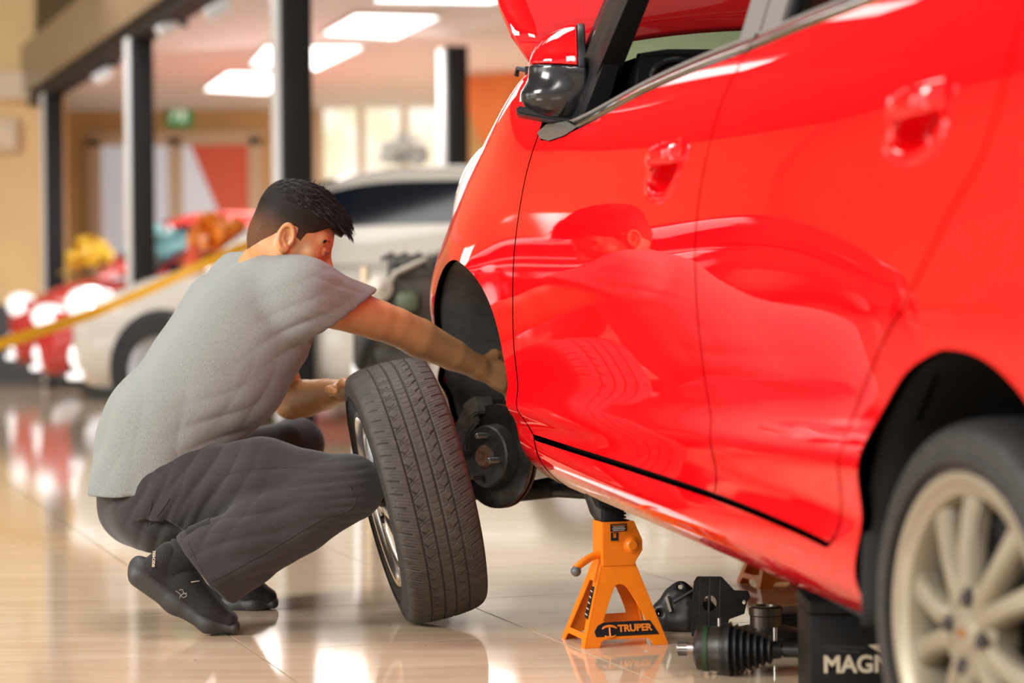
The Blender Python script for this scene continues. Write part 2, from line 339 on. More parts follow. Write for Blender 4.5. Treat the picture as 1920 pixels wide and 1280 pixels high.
M_DARKGLASS = mat('dark_car_glass', (0.010, 0.014, 0.024), 0.05, spec=0.6)
M_JACK = mat('orange_jack_paint', (0.83, 0.20, 0.008), 0.34, vary=0.06, vscale=30)
M_DECAL = mat('black_decal', (0.010, 0.010, 0.012), 0.4)
M_DECALTXT = mat('orange_decal_lettering', (0.75, 0.20, 0.02), 0.4)
M_LABELTXT = mat('pale_label_print', (0.7, 0.66, 0.6), 0.5)
M_SKIN = mat('brown_skin', (0.52, 0.25, 0.105), 0.42, sss=0.06, vary=0.14, vscale=14, bump=0.12, bscale=260)
M_HAIR = mat('black_hair', (0.010, 0.007, 0.006), 0.6, spec=0.16)
def hair_fade(m):
    nt = m.node_tree; b = nt.nodes['Principled BSDF']; a = nt.nodes.new('ShaderNodeAttribute'); a.attribute_name = 'fade'; tc = nt.nodes.new('ShaderNodeNewGeometry'); n = nt.nodes.new('ShaderNodeTexNoise'); n.inputs['Scale'].default_value = 700
    nt.links.new(tc.outputs['Position'], n.inputs['Vector']); ml = nt.nodes.new('ShaderNodeMath'); ml.operation = 'MULTIPLY'; nt.links.new(a.outputs['Fac'], ml.inputs[0]); nt.links.new(n.outputs['Fac'], ml.inputs[1])
    mx = nt.nodes.new('ShaderNodeMix'); mx.data_type = 'RGBA'; mx.inputs[6].default_value = (0.012, 0.0085, 0.007, 1); mx.inputs[7].default_value = (0.22, 0.09, 0.035, 1); nt.links.new(ml.outputs[0], mx.inputs[0]); nt.links.new(mx.outputs[2], b.inputs['Base Color'])
hair_fade(M_HAIR)
def fabric(name, c1, c2, scale, stretch, rough=0.9):
    m = mat(name, c1, rough, spec=0.2); nt = m.node_tree; b = nt.nodes['Principled BSDF']
    g = nt.nodes.new('ShaderNodeNewGeometry'); mp = nt.nodes.new('ShaderNodeMapping'); mp.inputs['Scale'].default_value = stretch; mp.inputs['Rotation'].default_value = (0, 0.5, 0)
    n = nt.nodes.new('ShaderNodeTexNoise'); n.inputs['Scale'].default_value = scale; n.inputs['Detail'].default_value = 4
    r = nt.nodes.new('ShaderNodeValToRGB'); r.color_ramp.elements[0].position = 0.33; r.color_ramp.elements[1].position = 0.67; r.color_ramp.elements[0].color = (*c1, 1); r.color_ramp.elements[1].color = (*c2, 1)
    nt.links.new(g.outputs['Position'], mp.inputs['Vector']); nt.links.new(mp.outputs['Vector'], n.inputs['Vector']); nt.links.new(n.outputs['Fac'], r.inputs['Fac']); nt.links.new(r.outputs['Color'], b.inputs['Base Color'])
    bp = nt.nodes.new('ShaderNodeBump'); bp.inputs['Strength'].default_value = 0.12; bp.inputs['Distance'].default_value = 0.0006; nt.links.new(n.outputs['Fac'], bp.inputs['Height']); nt.links.new(bp.outputs['Normal'], b.inputs['Normal'])
    b.inputs['Sheen Weight'].default_value = 0.15
    return m
M_SHIRT = fabric('heather_grey_jersey', (0.160, 0.170, 0.163), (0.255, 0.268, 0.257), 720, (1.6, 1, 0.35))
M_TROUS = fabric('dark_grey_twill', (0.026, 0.023, 0.0235), (0.040, 0.0355, 0.036), 500, (1, 1, 1))
M_SHOE = fabric('black_knit_shoe', (0.008, 0.007, 0.007), (0.022, 0.019, 0.017), 420, (1, 1, 1), 0.75)
M_SOLE = mat('black_rubber_sole', (0.030, 0.029, 0.028), 0.55)
M_SOCK = fabric('black_sock', (0.006, 0.006, 0.007), (0.016, 0.015, 0.016), 600, (1, 1, 1))
M_EYE = mat('eye_white', (0.36, 0.31, 0.27), 0.2); M_IRIS = mat('dark_iris', (0.015, 0.008, 0.005), 0.1)
# ------------------------------------------------------------------ the setting
floor = box('floor', (-3, 13, -0.03), (34, 44, 0.05), M_GROUT); tag(floor, kind='structure')
TH = math.atan(0.3327); EH = np.array([math.cos(TH), math.sin(TH), 0]); EL = np.array([-math.sin(TH), math.cos(TH), 0]); PITCH = 0.651; T0 = np.array([-0.562, 4.727, 0])
def tile_mesh():
    bm = bmesh.new(); add_box(bm, (0, 0, -0.006), (PITCH - 0.0042, PITCH - 0.0042, 0.012), None, 0.0, 1); me = bpy.data.meshes.new('floor_tile'); bm.to_mesh(me); bm.free(); me.materials.append(M_TILE); return me
TM = tile_mesh(); cells = []
for i in range(-36, 34):
    for j in range(-12, 46):
        c = T0 + EH * PITCH * (i + 0.5) + EL * PITCH * (j + 0.5)
        if -18 < c[0] < 11 and -6 < c[1] < 30: cells.append((c, i, j))
def in_view(c): return c[1] > 3.4 and abs(c[0]) < 0.245 * c[1] + 0.5
cells.sort(key=lambda q: (not in_view(q[0]), q[0][1]))
Rz = Matrix.Rotation(TH, 4, 'Z')
for c, i, j in cells[:290]:
    o = bpy.data.objects.new('tile', TM); COL.objects.link(o); o.parent = floor
    o.matrix_parent_inverse = parent_inv(floor); o.matrix_basis = Matrix.Translation((c[0], c[1], 0.0)) @ Rz
bm = bmesh.new(); tmp = [v.co.copy() for v in TM.vertices]; tf = [list(p.vertices) for p in TM.polygons]; VV = []; FF = []
for c, i, j in cells[290:]:
    n0 = len(VV); MM = Matrix.Translation((c[0], c[1], 0.0)) @ Rz; h = PITCH / 2 - 0.0021
    VV += [MM @ Vector((x, y, 0)) for x, y in ((-h, -h), (h, -h), (h, h), (-h, h))]; FF.append((n0, n0 + 1, n0 + 2, n0 + 3))
bm.free(); far_tiles = pym('distant_tile', VV, FF, M_TILE, floor, smooth=False); far_tiles['kind'] = 'stuff'
# back wall, its door, windows; left wall; ceilings
BY = 28.2
def wall(name, c, s, m, parent=None):
    o = box(name, c, s, m, parent); tag(o, kind='structure'); return o
wall('wall_back', (-4.5, BY + 0.1, 2.6), (32, 0.2, 5.2), M_YEL)
w2 = wall('wall_left', (-17.4, 12, 3.0), (0.2, 36, 6.0), M_YEL)
wall('wall_right', (10.5, 12, 3.0), (0.2, 36, 6.0), M_YEL)
bb = box('baseboard_back', (-11.2, BY - 2.6, 0.45), (12.0, 0.06, 0.9), M_DGREY); tag(bb, kind='structure')
jut = wall('wall_stairwell', (-11.2, BY - 2.4, 3.0), (12.0, 0.3, 6.0), M_YEL)
led = box('trim_1', (-8.0, BY - 2.62, 3.42), (5.6, 0.22, 0.32), M_FRAME); tag(led, kind='structure')
ac = thing('wall_box', 'pale square box mounted on the yellow wall below the ledge', 'wall box', (-5.85, BY - 2.56, 2.75))
box('cover', (-5.85, BY - 2.64, 2.85), (0.34, 0.16, 0.36), mat('pale_box', (0.75, 0.6, 0.42), 0.5), ac, bev=0.02); box('base_plate', (-5.85, BY - 2.56, 2.85), (0.38, 0.03, 0.4), M_FRAME, ac)
def bp(x, y, Y=BY): return at(x, y, Y)
def rect(x0, y0, x1, y1, Y):
    a, b = at(x0, y0, Y), at(x1, y1, Y); return (a + b) / 2, abs(b - a)
# double door with frosted panes
dc, ds = rect(178, 262, 486, 640, BY - 0.02)
door = thing('door_1'); tag(door, kind='structure'); door.location = (dc[0], BY, 0)
zt = dc[2] + ds[2] / 2
for x in (178, 330, 480): q = at(x, 400, BY - 0.05); box('door_stile', (q[0], BY - 0.06, zt / 2), (0.17, 0.10, zt), M_FRAME, door)
box('door_head', (dc[0], BY - 0.06, zt), (ds[0] + 0.17, 0.10, 0.17), M_FRAME, door)
for x0, x1 in ((190, 320), (342, 470)):
    c, s = rect(x0, 275, x1, 480, BY - 0.04); box('pane', (c[0], BY - 0.05, (zt + 0.12) / 2), (s[0], 0.02, zt - 0.14), M_DOORGLASS, door)
po = thing('poster', 'orange red triangular poster stuck on the right door pane', 'poster', at(415, 330, BY - 0.08))
plate('sheet', [at(x, y, BY)[[0, 2]] for x, y in ((358, 272), (472, 272), (472, 400), (412, 400))], [], 0.01, lambda x, y, z: (x, BY - 0.075 + z, y), M_ORANGE_P, po)
es = thing('exit_sign', 'green lit sign with a white running figure above the double door', 'sign', at(338, 218, BY - 0.1))
c, s = rect(315, 199, 361, 237, BY); box('sign_face', (c[0], BY - 0.06, c[2]), (s[0], 0.06, s[2]), M_GREENSIGN, es, bev=0.01)
c, s = rect(327, 208, 349, 229, BY); box('doorway_mark', (c[0] + 0.04, BY - 0.095, c[2]), (s[0] * 0.5, 0.01, s[2]), M_SIGNWHITE, es)
tube('running_figure', [(c[0] - 0.1, BY - 0.1, c[2] - 0.06), (c[0] - 0.06, BY - 0.1, c[2]), (c[0] - 0.05, BY - 0.1, c[2] + 0.07)], 0.022, M_SIGNWHITE, es, 8)
# large windows behind the cars
for n, (x0, x1) in enumerate(((596, 842), (1180, 1420)), 1):
    c, s = rect(x0, 186, x1, 470, BY); wn = thing(f'window_{n}'); tag(wn, kind='structure'); wn.location = (c[0], BY, c[2])
    k = 3
    for i in range(k):
        xm = c[0] - s[0] / 2 + s[0] * (i + 0.5) / k; box('pane', (xm, BY - 0.03, c[2]), (s[0] / k, 0.02, s[2]), M_OUT, wn)
    for i in range(k + 1): box('mullion', (c[0] - s[0] / 2 + s[0] * i / k, BY - 0.07, c[2]), (0.14 if i in (0, k) else 0.08, 0.1, s[2] + 0.1), M_FRAME, wn)
    for zz in (c[2] + s[2] / 2, c[2] - s[2] / 2): box('transom', (c[0], BY - 0.07, zz), (s[0] + 0.16, 0.1, 0.09), M_FRAME, wn)
# daylit storefront glazing in the left wall (reflected in the car and the floor)
wn = thing('window_5'); tag(wn, kind='structure'); wn.location = (-13.1, BY - 2.6, 2.2)
for i in range(2): box('pane', (-13.6 + i, BY - 2.58, 2.2), (1.0, 0.03, 1.5), M_DAY, wn)
for i in range(3): box('mullion', (-14.1 + i, BY - 2.6, 2.2), (0.08, 0.08, 1.6), M_FRAME, wn)
for n, (y0, y1) in enumerate(((-3, 4.5), (6, 11)), 3):
    wn = thing(f'window_{n}'); tag(wn, kind='structure'); wn.location = (-17.25, (y0 + y1) / 2, 2.3); k = 4
    for i in range(k): box('pane', (-17.27, y0 + (y1 - y0) * (i + 0.5) / k, 2.3), (0.02, (y1 - y0) / k, 3.6), M_DAY, wn)
    for i in range(k + 1): box('mullion', (-17.22, y0 + (y1 - y0) * i / k, 2.3), (0.12, 0.10, 3.7), M_COLUMN, wn)
# banner right of the far column
bn = thing('banner', 'orange red cloth banner hanging beside the far dark column', 'banner', at(930, 200, 24.0))
plate('cloth', [at(x, y, 24.0)[[0, 2]] for x, y in ((874, 142), (990, 132), (985, 330), (930, 300), (900, 262), (878, 205))], [], 0.02, lambda x, y, z: (x, 24.0 + z + 0.05 * math.sin(x * 9), y), M_ORANGE_B, bn)
tube('banner_pole', [at(868, 141, 24.0), at(1000, 128, 24.0)], 0.02, M_FRAME, bn, 8)
# column row, beam, fascia, showroom ceiling
CG = nrm((-0.37, 1, 0)); CR = np.array([CG[1], -CG[0], 0])   # along the row / into the showroom
cols = [(-5.045, 24.43), (-3.287, 19.71), (-1.429, 14.67), (-0.511, 20.74), (0.45, 9.6)]
for i, (x, y) in enumerate(cols):
    t = thing('column'); tag(t, kind='structure'); t.location = (x, y, 0); Rm = Matrix.Rotation(math.atan2(0.37, 1), 3, 'Z')
    if i == 4: continue
    box('shaft', (x + 0.005, y, 1.62), (0.20, 0.16, 3.24), M_COLUMN, t, Rm, bev=0.006)
    box('side_panel', (x - 0.118, y + 0.035, 1.62), (0.035, 0.18, 3.2), M_LAM, t, Rm, bev=0.004)
bpy.data.objects.remove(t)
P0 = np.array([-1.429, 14.67, 0]); Rm = Matrix.Rotation(math.atan2(0.37, 1), 3, 'Z')
def onrow(t, off, z): q = P0 + CG * t + CR * off; return (q[0], q[1], z)
b = box('beam_1', onrow(-3, 0.02, 3.27), (0.22, 32, 0.14), M_COLUMN, R=Rm); tag(b, kind='structure')
b = box('trim_2', onrow(-3, -0.10, 3.60), (0.12, 32, 0.56), M_FASCIA, R=Rm); tag(b, kind='structure')
b = box('wall_upper', onrow(-3, 0.06, 4.9), (0.12, 32, 2.1), M_DARKUP, R=Rm); tag(b, kind='structure')
ce = box('ceiling', onrow(0, 8.2, 3.42), (16, 36, 0.12), M_WHITE, R=Rm); tag(ce, kind='structure')
hi = box('ceiling_high', (-8.5, 12, 6.06), (18.5, 36, 0.12), mat('dark_high_ceiling', (0.10, 0.085, 0.07), 0.7)); tag(hi, kind='structure')
CZ = 3.36
def onceil(x, y):
    x, y = un(x, y); Y = (CZ - CH) * FPX / (YH - y); return np.array([(x - 960) / FPX * Y, Y])
def ceiling_light(px, label, group='square light panels in the white ceiling'):
    P = [onceil(*p) for p in px]; c = sum(P) / 4; t = thing('ceiling_light', label, 'ceiling light', (c[0], c[1], CZ), group)
    pym('diffuser', [(p[0], p[1], CZ - 0.012) for p in P] + [(p[0], p[1], CZ - 0.002) for p in P], [(0, 1, 2, 3), (4, 5, 6, 7), (0, 1, 5, 4), (1, 2, 6, 5), (2, 3, 7, 6), (3, 0, 4, 7)], M_LED, t, smooth=False)
    bm = bmesh.new()
    for a, d in zip(P, P[1:] + P[:1]):
        a2, d2 = c + (a - c) * 1.06, c + (d - c) * 1.06; add_tube(bm, [(*a2, CZ - 0.01), (*d2, CZ - 0.01)], 0.022, 4)
    bmo('frame', bm, M_WHITE, t)
ceiling_light([(668, 24), (822, 28), (738, 68), (606, 60)], 'largest glowing panel in the white ceiling, right of the near column')
ceiling_light([(500, 84), (680, 84), (590, 128), (470, 118)], 'glowing ceiling panel partly hidden behind the near dark column')
ceiling_light([(428, 133), (535, 136), (500, 172), (382, 166)], 'glowing ceiling panel nearest to the exit sign')
ceiling_light([(762, -34), (990, -30), (920, 1), (700, -2)], 'glowing ceiling panel cut off by the top edge of the picture')
# workshop lights under the high ceiling: the row reflected in the floor
for i in range(5):
    t = thing('workshop_light', 'long white workshop lamp under the high ceiling, %s of the row from the camera' % ('first', 'second', 'third', 'fourth', 'fifth')[i], 'ceiling light', (-3.4 - 0.95 * i, 8 + 2.9 * i, 5.9), 'row of long workshop lamps')
    x, y = -3.4 - 0.95 * i, 8 + 2.9 * i
    box('diffuser', (x, y, 5.84), (1.9, 0.5, 0.04), M_LED, t); box('housing', (x, y, 5.93), (2.0, 0.6, 0.12), M_WHITE, t, bev=0.01)
# track spotlights on the beam
M_SPOT = mat('white_spot_head', (0.85, 0.9, 0.95), 0.3); 
for (px, py, Y, wh, lb) in ((196, 138, 21.5, True, 'white spot head hanging from the beam between the two far columns'), (318, 48, 18.6, False, 'dark track spotlight on the beam right of the second column'), (412, 14, 16.6, False, 'dark track spotlight nearest the top edge of the picture')):
    q = at(px, py, Y); t = thing('spotlight', lb, 'spotlight', q, 'track spotlights along the beam')
    tube('head', [q + np.array([-0.09, -0.05, -0.07]), q + np.array([0.06, 0.0, 0.03])], 0.055, M_SPOT if wh else M_LAM, t, 14); tube('stem', [q + np.array([0.03, 0, 0.02]), (q[0] + 0.05, q[1], 3.21)], 0.014, M_COLUMN, t, 8)
    box('clamp', (q[0] + 0.05, q[1], 3.19), (0.2, 0.06, 0.04), M_COLUMN, t)
# ------------------------------------------------------------------ the red hatchback on stands
# car coordinates: u forward from the rear axle, v up from the rear hub, w outward from the wheel face
CO = np.array([0.59437, 2.95688, 0.27622]); _p = math.radians(3.3)
_fh = nrm((-0.29, 1, 0)); CF = _fh * math.cos(_p) + np.array([0, 0, math.sin(_p)]); CN = np.array([-_fh[1], _fh[0], 0]); CU = np.cross(CF, CN); CU = CU if CU[2] > 0 else -CU
def S(u, v, w): return CO + np.multiply.outer(np.asarray(u, float), CF) + np.multiply.outer(np.asarray(v, float), CU) + np.multiply.outer(np.asarray(w, float), CN)
PROF = spl([-.08, -.05, -.02, .01, .04, .08, .125, .16, .195, .25, .33, .42, .50, .58, .66, .74, .80, .845, .89, .93],
           [-.125, -.078, -.043, -.022, -.012, -.006, .007, .0165, .0115, .0125, .020, .029, .034, .034, .028, .014, -.002, -.021, -.055, -.110])
DROP = spl([-.8, 0, .8, 1.3, 1.7, 1.95, 2.12, 2.3, 2.43, 2.58, 2.76, 2.9, 3.0], [-.17, -.085, 0, .045, .055, .035, .01, .055, .118, .20, .335, .47, .59])
def wsurf(u, v):
    u = np.asarray(u, float); v = np.asarray(v, float)
    drop = DROP(u) * SS(v, .12, .5); cre = .05 * (np.clip(u, 0, 2) - 1.1) * (1 - SS(v, .25, .45)) * SS(v, .05, .12)
    w = PROF(v + drop + cre)
    w = w + .020 * np.exp(-((u - 2.38) / .36) ** 2) * SS(v, -.05, .2) * (1 - SS(v, .40, .62)) + .022 * np.exp(-(u / .40) ** 2) * SS(v, -.05, .2) * (1 - SS(v, .40, .65))
    t = np.clip(u - 2.70, 0, None); w = w - 1.0 * t * t; t = np.clip(-.35 - u, 0, None); w = w - .55 * t * t
    for hu, hv in HANDLES:   # finger recess behind each handle
        r = np.sqrt(((u - hu) / .072) ** 2 + ((v - hv - .12 * (hu - u)) / .034) ** 2); w = w - .050 * (1 - SS(r, .84, 1.04)) + .003 * np.exp(-((r - 1.15) / .12) ** 2)
    return w
HANDLES = [(1.090, .618), (.088, .674)]
def area2(p): p = np.asarray(p); q = np.roll(p, -1, 0); return (p[:, 0] * q[:, 1] - q[:, 0] * p[:, 1]).sum() / 2
def shrink(poly, g):
    p = np.asarray(poly); t = nrm_rows(np.roll(p, -1, 0) - p); t0 = np.roll(t, 1, 0); n = nrm_rows(t + t0); return p + np.stack([-n[:, 1], n[:, 0]], 1) * g
def nrm_rows(a): return a / (np.linalg.norm(a, axis=1, keepdims=True) + 1e-12)
def panel(name, poly, m, parent, gap=.0034, h=.017, wf=wsurf, fl=.014, mirror=False, flip=False, dust=False):
    poly = dens(poly, .009)
    if area2(poly) < 0: poly = poly[::-1]
    P = shrink(poly, gap); lo, hi_ = P.min(0), P.max(0)
    gx, gy = np.meshgrid(np.arange(lo[0], hi_[0], h), np.arange(lo[1], hi_[1], h)); gx = gx + (np.arange(gx.shape[0]) % 2)[:, None] * h / 2
    G = np.stack([gx.ravel(), gy.ravel()], 1)
    if wf is wsurf and not mirror:
        for hu, hv in HANDLES:
            ax, ay = np.meshgrid(np.arange(hu - .10, hu + .10, .0035), np.arange(hv - .06, hv + .06, .0035)); near = (np.abs(G[:, 0] - hu) < .10) & (np.abs(G[:, 1] - hv) < .06)
            G = np.concatenate([G[~near], np.stack([ax.ravel(), ay.ravel()], 1)])
    G = G[inside(G, P)]
    dmin = np.full(len(G), 9.)
    for q in P: dmin = np.minimum(dmin, np.hypot(G[:, 0] - q[0], G[:, 1] - q[1]))
    G = G[dmin > .006]
    v2, f, nb = cdt(P, (), G); u, v = v2[:, 0], v2[:, 1]
    def X(u, v):
        w = wf(u, v); return S(u, v, -1.50 - w if mirror else w)
    e = 1e-4; V = X(u, v); N = np.cross((X(u + e, v) - X(u - e, v)), (X(u, v + e) - X(u, v - e))); N = nrm_rows(N)
    out = -CN if mirror else CN
    N = np.where((N @ out)[:, None] < -.25, -N, N) if False else N * np.sign((N @ out).mean())
    # flange turned inwards along the edge
    nB = len(P); B0 = V[:nB]; B1 = B0 - N[:nB] * .0018 + 0; t = nrm_rows(np.roll(B0, -1, 0) - np.roll(B0, 1, 0)); o_ = np.cross(t, N[:nB]); o_ = o_ * np.sign(((B0 - V.mean(0)) * o_).sum())
    B1 = B0 + o_ * .0014 - N[:nB] * .0016; B2 = B1 - out * fl; n0 = len(V)
    VV = np.concatenate([V, B1, B2]); F = [list(t_) for t_ in f]; ref = N.mean(0)
    F2 = []
    for t_ in F:
        a, b, c = (V[i] for i in t_[:3]); F2.append(t_ if np.cross(b - a, c - a) @ N[t_[0]] > 0 else t_[::-1])
    for i in range(nB):
        j = (i + 1) % nB
        for p, q in ((i, n0 + i), (n0 + i, n0 + nB + i)):
            p2, q2 = (j, n0 + j) if p == i else (n0 + j, n0 + nB + j); F2.append([p, q, q2, p2])
    me = bpy.data.meshes.new(name); me.from_pydata([tuple(map(float, q)) for q in VV], [], F2); me.update(); me.polygons.foreach_set('use_smooth', [True] * len(me.polygons))
    NB = nrm_rows(N[:nB] + o_); NN = np.concatenate([N, NB, nrm_rows(o_)]); me.normals_split_custom_set_from_vertices([tuple(map(float, q)) for q in NN])
    if dust:
        at_ = me.attributes.new('dust', 'FLOAT', 'POINT'); d = np.zeros(len(VV)); d[:n0] = (1 - SS(v, -.060, .040)) * SS(u, .7, 1.6) * .62; d[n0:n0 + nB] = d[:nB]; d[n0 + nB:] = d[:nB]; at_.data.foreach_set('value', d.astype(np.float32))
    return link(name, me, m, parent)
car = thing('car', 'glossy red hatchback with its bonnet up and a front wheel off, raised on stands', 'car', (float(CO[0]) + .35, 4.2, 0))
gapF = crom([(1.918, .722), (1.957, .625), (1.992, .508), (2.028, .379), (2.050, .26), (2.044, .165), (2.030, .083), (2.003, .054)], .01)
gapM = crom([(.800, .824), (.855, .735), (.879, .654), (.908, .536), (.918, .426), (.921, .334), (.908, .242), (.880, .180), (.895, .11), (.919, .068)], .01)
gapR = crom([(-.20, .93), (-.160, .757), (-.114, .653), (-.026, .564), (.084, .447), (.17, .383), (.285, .277), (.322, .221), (.357, .157), (.40, .085), (.436, .056)], .01)
bottom = crom([(2.003, .054), (1.70, .058), (1.397, .063), (.919, .068), (.60, .063), (.436, .056)], .02)
belt = crom([(1.908, .706), (1.86, .703), (1.663, .721), (1.327, .775), (1.056, .806), (.801, .826), (.579, .846), (.36, .864), (.0, .895), (-.30, .915)], .02)
def seg(c, f): return [tuple(p) for p in c if f(p)]
rarch = crom([(.43, -.085), (.375, 0.0), (.315, .091), (.276, .175), (.231, .242), (.175, .293), (.1, .344), (.014, .376), (-.035, .384), (-.101, .381), (-.163, .362), (-.225, .322), (-.275, .25), (-.30, .15), (-.305, .03), (-.30, -.06)], .012)
farch = crom([(2.20, -.065), (2.15, -.02), (2.124, .06), (2.117, .150), (2.135, .218), (2.165, .289), (2.225, .352), (2.317, .398), (2.46, .424), (2.585, .402), (2.675, .345), (2.735, .26), (2.765, .16), (2.775, .05), (2.765, -.05)], .012)
fender = [tuple(p) for p in gapF] + [(2.012, .02), (2.035, -.02), (2.07, -.05), (2.12, -.075)] + [tuple(p) for p in farch] + [(2.90, -.05), (2.97, .10), (2.99, .30), (2.93, .42), (2.84, .515), (2.66, .645), (2.46, .765), (2.25, .868), (2.10, .915), (2.02, .925), (1.96, .87), (1.91, .78)]
panel('front_fender', fender, M_RED, car, dust=True)
fd = [tuple(p) for p in gapF] + seg(bottom, lambda p: .93 < p[0] < 1.99) + [tuple(p) for p in gapM[::-1]] + seg(belt, lambda p: .81 < p[0] < 1.90)[::-1]
door_f = panel('front_door', fd, M_RED, car)
rd = [tuple(p) for p in gapM] + seg(bottom, lambda p: .445 < p[0] < .91) + [tuple(p) for p in gapR if p[1] < .925][::-1] + seg(belt, lambda p: -.19 < p[0] < .79)[::-1]
door_r = panel('rear_door', rd, M_RED, car)
qp = [tuple(p) for p in gapR] + [(p[0], p[1] - .007) for p in seg(bottom, lambda p: .437 < p[0] < 1.99)[::-1]] + [(2.003, .048), (2.010, .02), (2.033, -.02), (2.068, -.05), (2.10, -.078), (1.6, -.078), (1.1, -.082), (.6, -.085)] + [tuple(p) for p in rarch] + [(-.50, -.06), (-.66, .0), (-.74, .3), (-.76, .6), (-.72, .9), (-.55, .955)]
panel('side_body', qp, M_RED, car, dust=True)
def hlbl(o, l): o['label'] = l; return o
# dark structure behind the panel gaps
panel('inner_shell', [(1.98, .70), (2.09, .40), (2.10, .04), (2.06, -.06), (.45, -.06), (.30, .20), (.10, .41), (-.18, .45), (-.5, .5), (-.5, .86), (.3, .86), (1.0, .79), (1.75, .69)], M_SHADOWGAP, car, wf=lambda u, v: wsurf(u, v) * 0 + PROF(v) - .066, h=.06, fl=.004)
# door handles
for (hu, hv), d in zip(HANDLES, (door_f, door_r)):
    L = [(hu + .076, hv + .022), (hu + .040, hv + .030), (hu, hv + .036), (hu - .045, hv + .042), (hu - .086, hv + .048)]; bm = bmesh.new()
    rings = []
    for i, (a, b) in enumerate(L):
        o_ = (.006, .022, .028, .023, .006)[i]; hh = (.014, .019, .020, .021, .021)[i]; w0 = float(wsurf(a, b + .03)) + o_
        rings.append([bm.verts.new(Vector(S(a, b + hh * math.sin(t), w0 + .009 * math.cos(t) * (1 if math.cos(t) > 0 else .6)))) for t in [2 * math.pi * k / 14 for k in range(14)]])
    for p, q in zip(rings, rings[1:]):
        for k in range(14): bm.faces.new((p[k], p[(k + 1) % 14], q[(k + 1) % 14], q[k]))
    bm.faces.new(rings[0]); bm.faces.new(rings[-1])
    h_ = bmo('door_handle', bm, M_RED, d, smooth=True, angle=70)
    bm = bmesh.new(); add_tube(bm, [Vector(S(hu + .072 * math.cos(t), hv - .12 * .072 * math.cos(t) + .031 * math.sin(t), float(wsurf(hu + .09 * math.cos(t), hv + .05 * math.sin(t))) - .001)) for t in np.linspace(math.pi * 1.02, math.pi * 1.98, 15)], .0035, 8)
    bmo('handle_bezel', bm, M_RED, d, smooth=True)
# ---- glasshouse
def gw(v): return -.045 - .30 * (v - .85)
def gp(u, v, dw=0.0): return S(u, v, gw(v) + dw)
def beam(name, A, B, m, parent, sub=1):
    """loft between two quads given as four (u, v, w) each"""
    return pym(name, [S(*p) for p in A] + [S(*p) for p in B], [(0, 1, 2, 3)[::-1], (4, 5, 6, 7), (0, 1, 5, 4), (1, 2, 6, 5), (2, 3, 7, 6), (3, 0, 4, 7)], m, parent, smooth=False)
k_ = 1.23
def apil(name, u0, u1, w0, w1, m, dep=.05, v0=.70, v1=1.24):
    A = [(u0 - k_ * (v0 - .864), v0, w0 + .02), (u1 - k_ * (v0 - .864), v0, w1 + .02), (u1 - k_ * (v0 - .864), v0, w1 - dep), (u0 - k_ * (v0 - .864), v0, w0 - dep)]
    B = [(u0 - k_ * (v1 - .864), v1, w0 - .01), (u1 - k_ * (v1 - .864), v1, w1 - .02), (u1 - k_ * (v1 - .864), v1, w1 - dep - .02), (u0 - k_ * (v1 - .864), v1, w0 - dep - .01)]
    return beam(name, A, B, m, car)
apil('front_pillar', 1.765, 1.90, -.052, -.075, M_BLACKP, .05)
o = apil('pillar_strip', 1.735, 1.765, -.040, -.043, M_CHROME, .02); hlbl(o, 'bright silver strip along the black front pillar')
apil('window_frame', 1.640, 1.735, -.052, -.050, M_BLACKP, .035)
beam('window_division', [(1.70, .70, .0), (1.74, .70, .0), (1.74, .70, -.05), (1.70, .70, -.05)], [(1.655, .85, -.046), (1.70, .85, -.046), (1.70, .85, -.08), (1.655, .85, -.08)], M_BLACKP, car)
def bpil(name, u0, u1, dw, m, ut=.02):
    V0, V1 = .80, 1.23
    return beam(name, [(u0, V0, gw(V0) + dw), (u1, V0, gw(V0) + dw), (u1, V0, gw(V0) + dw - .03), (u0, V0, gw(V0) + dw - .03)], [(u0, V1, gw(V1) + dw), (u1, V1, gw(V1) + dw), (u1, V1, gw(V1) + dw - .03), (u0, V1, gw(V1) + dw - .03)], m, car)
o = bpil('centre_pillar', .828, .909, .004, M_GREYFILM); hlbl(o, 'grey film on the front door centre pillar'); bpil('centre_pillar', .742, .820, .004, M_GREYFILM); bpil('pillar_seal', .812, .834, -.012, M_SHADOWGAP); bpil('pillar_seal', .725, .743, -.004, M_BLACKP)
# belt trim in two pieces, bright with a dark upper lip
def strip(name, u0, u1, dv0, dv1, out, m, drop=0.0):
    us = np.linspace(u0, u1, 60); bx = np.array([p[0] for p in belt[::-1]]); by = np.array([p[1] for p in belt[::-1]]); bv = np.interp(us, bx, by); rows = []
    for t in np.linspace(0, 1, 7):
        vv = bv + dv0 + (dv1 - dv0) * t; ww = wsurf(us, bv + .0) * (1 - .0) - .002 + out * math.sin(math.pi * min(1, t * .9 + .1)) - .42 * np.maximum(0, dv0 + (dv1 - dv0) * t) * 1.0; rows.append(S(us, vv, ww))
    rows.append(S(us, bv + dv1, wsurf(us, bv) - .03)); V = np.concatenate(rows); n = len(us)
    return pym(name, V, [(r * n + i, r * n + i + 1, (r + 1) * n + i + 1, (r + 1) * n + i) for r in range(len(rows) - 1) for i in range(n - 1)], m, car)
strip('belt_trim', 1.90, .792, -.001, .023, .006, M_CHROME); strip('belt_trim', .786, -.25, -.001, .023, .006, M_CHROME)
strip('window_seal', 1.86, .795, .022, .029, .003, M_GREYFILM); strip('window_seal', .78, -.25, .022, .029, .003, M_GREYFILM)
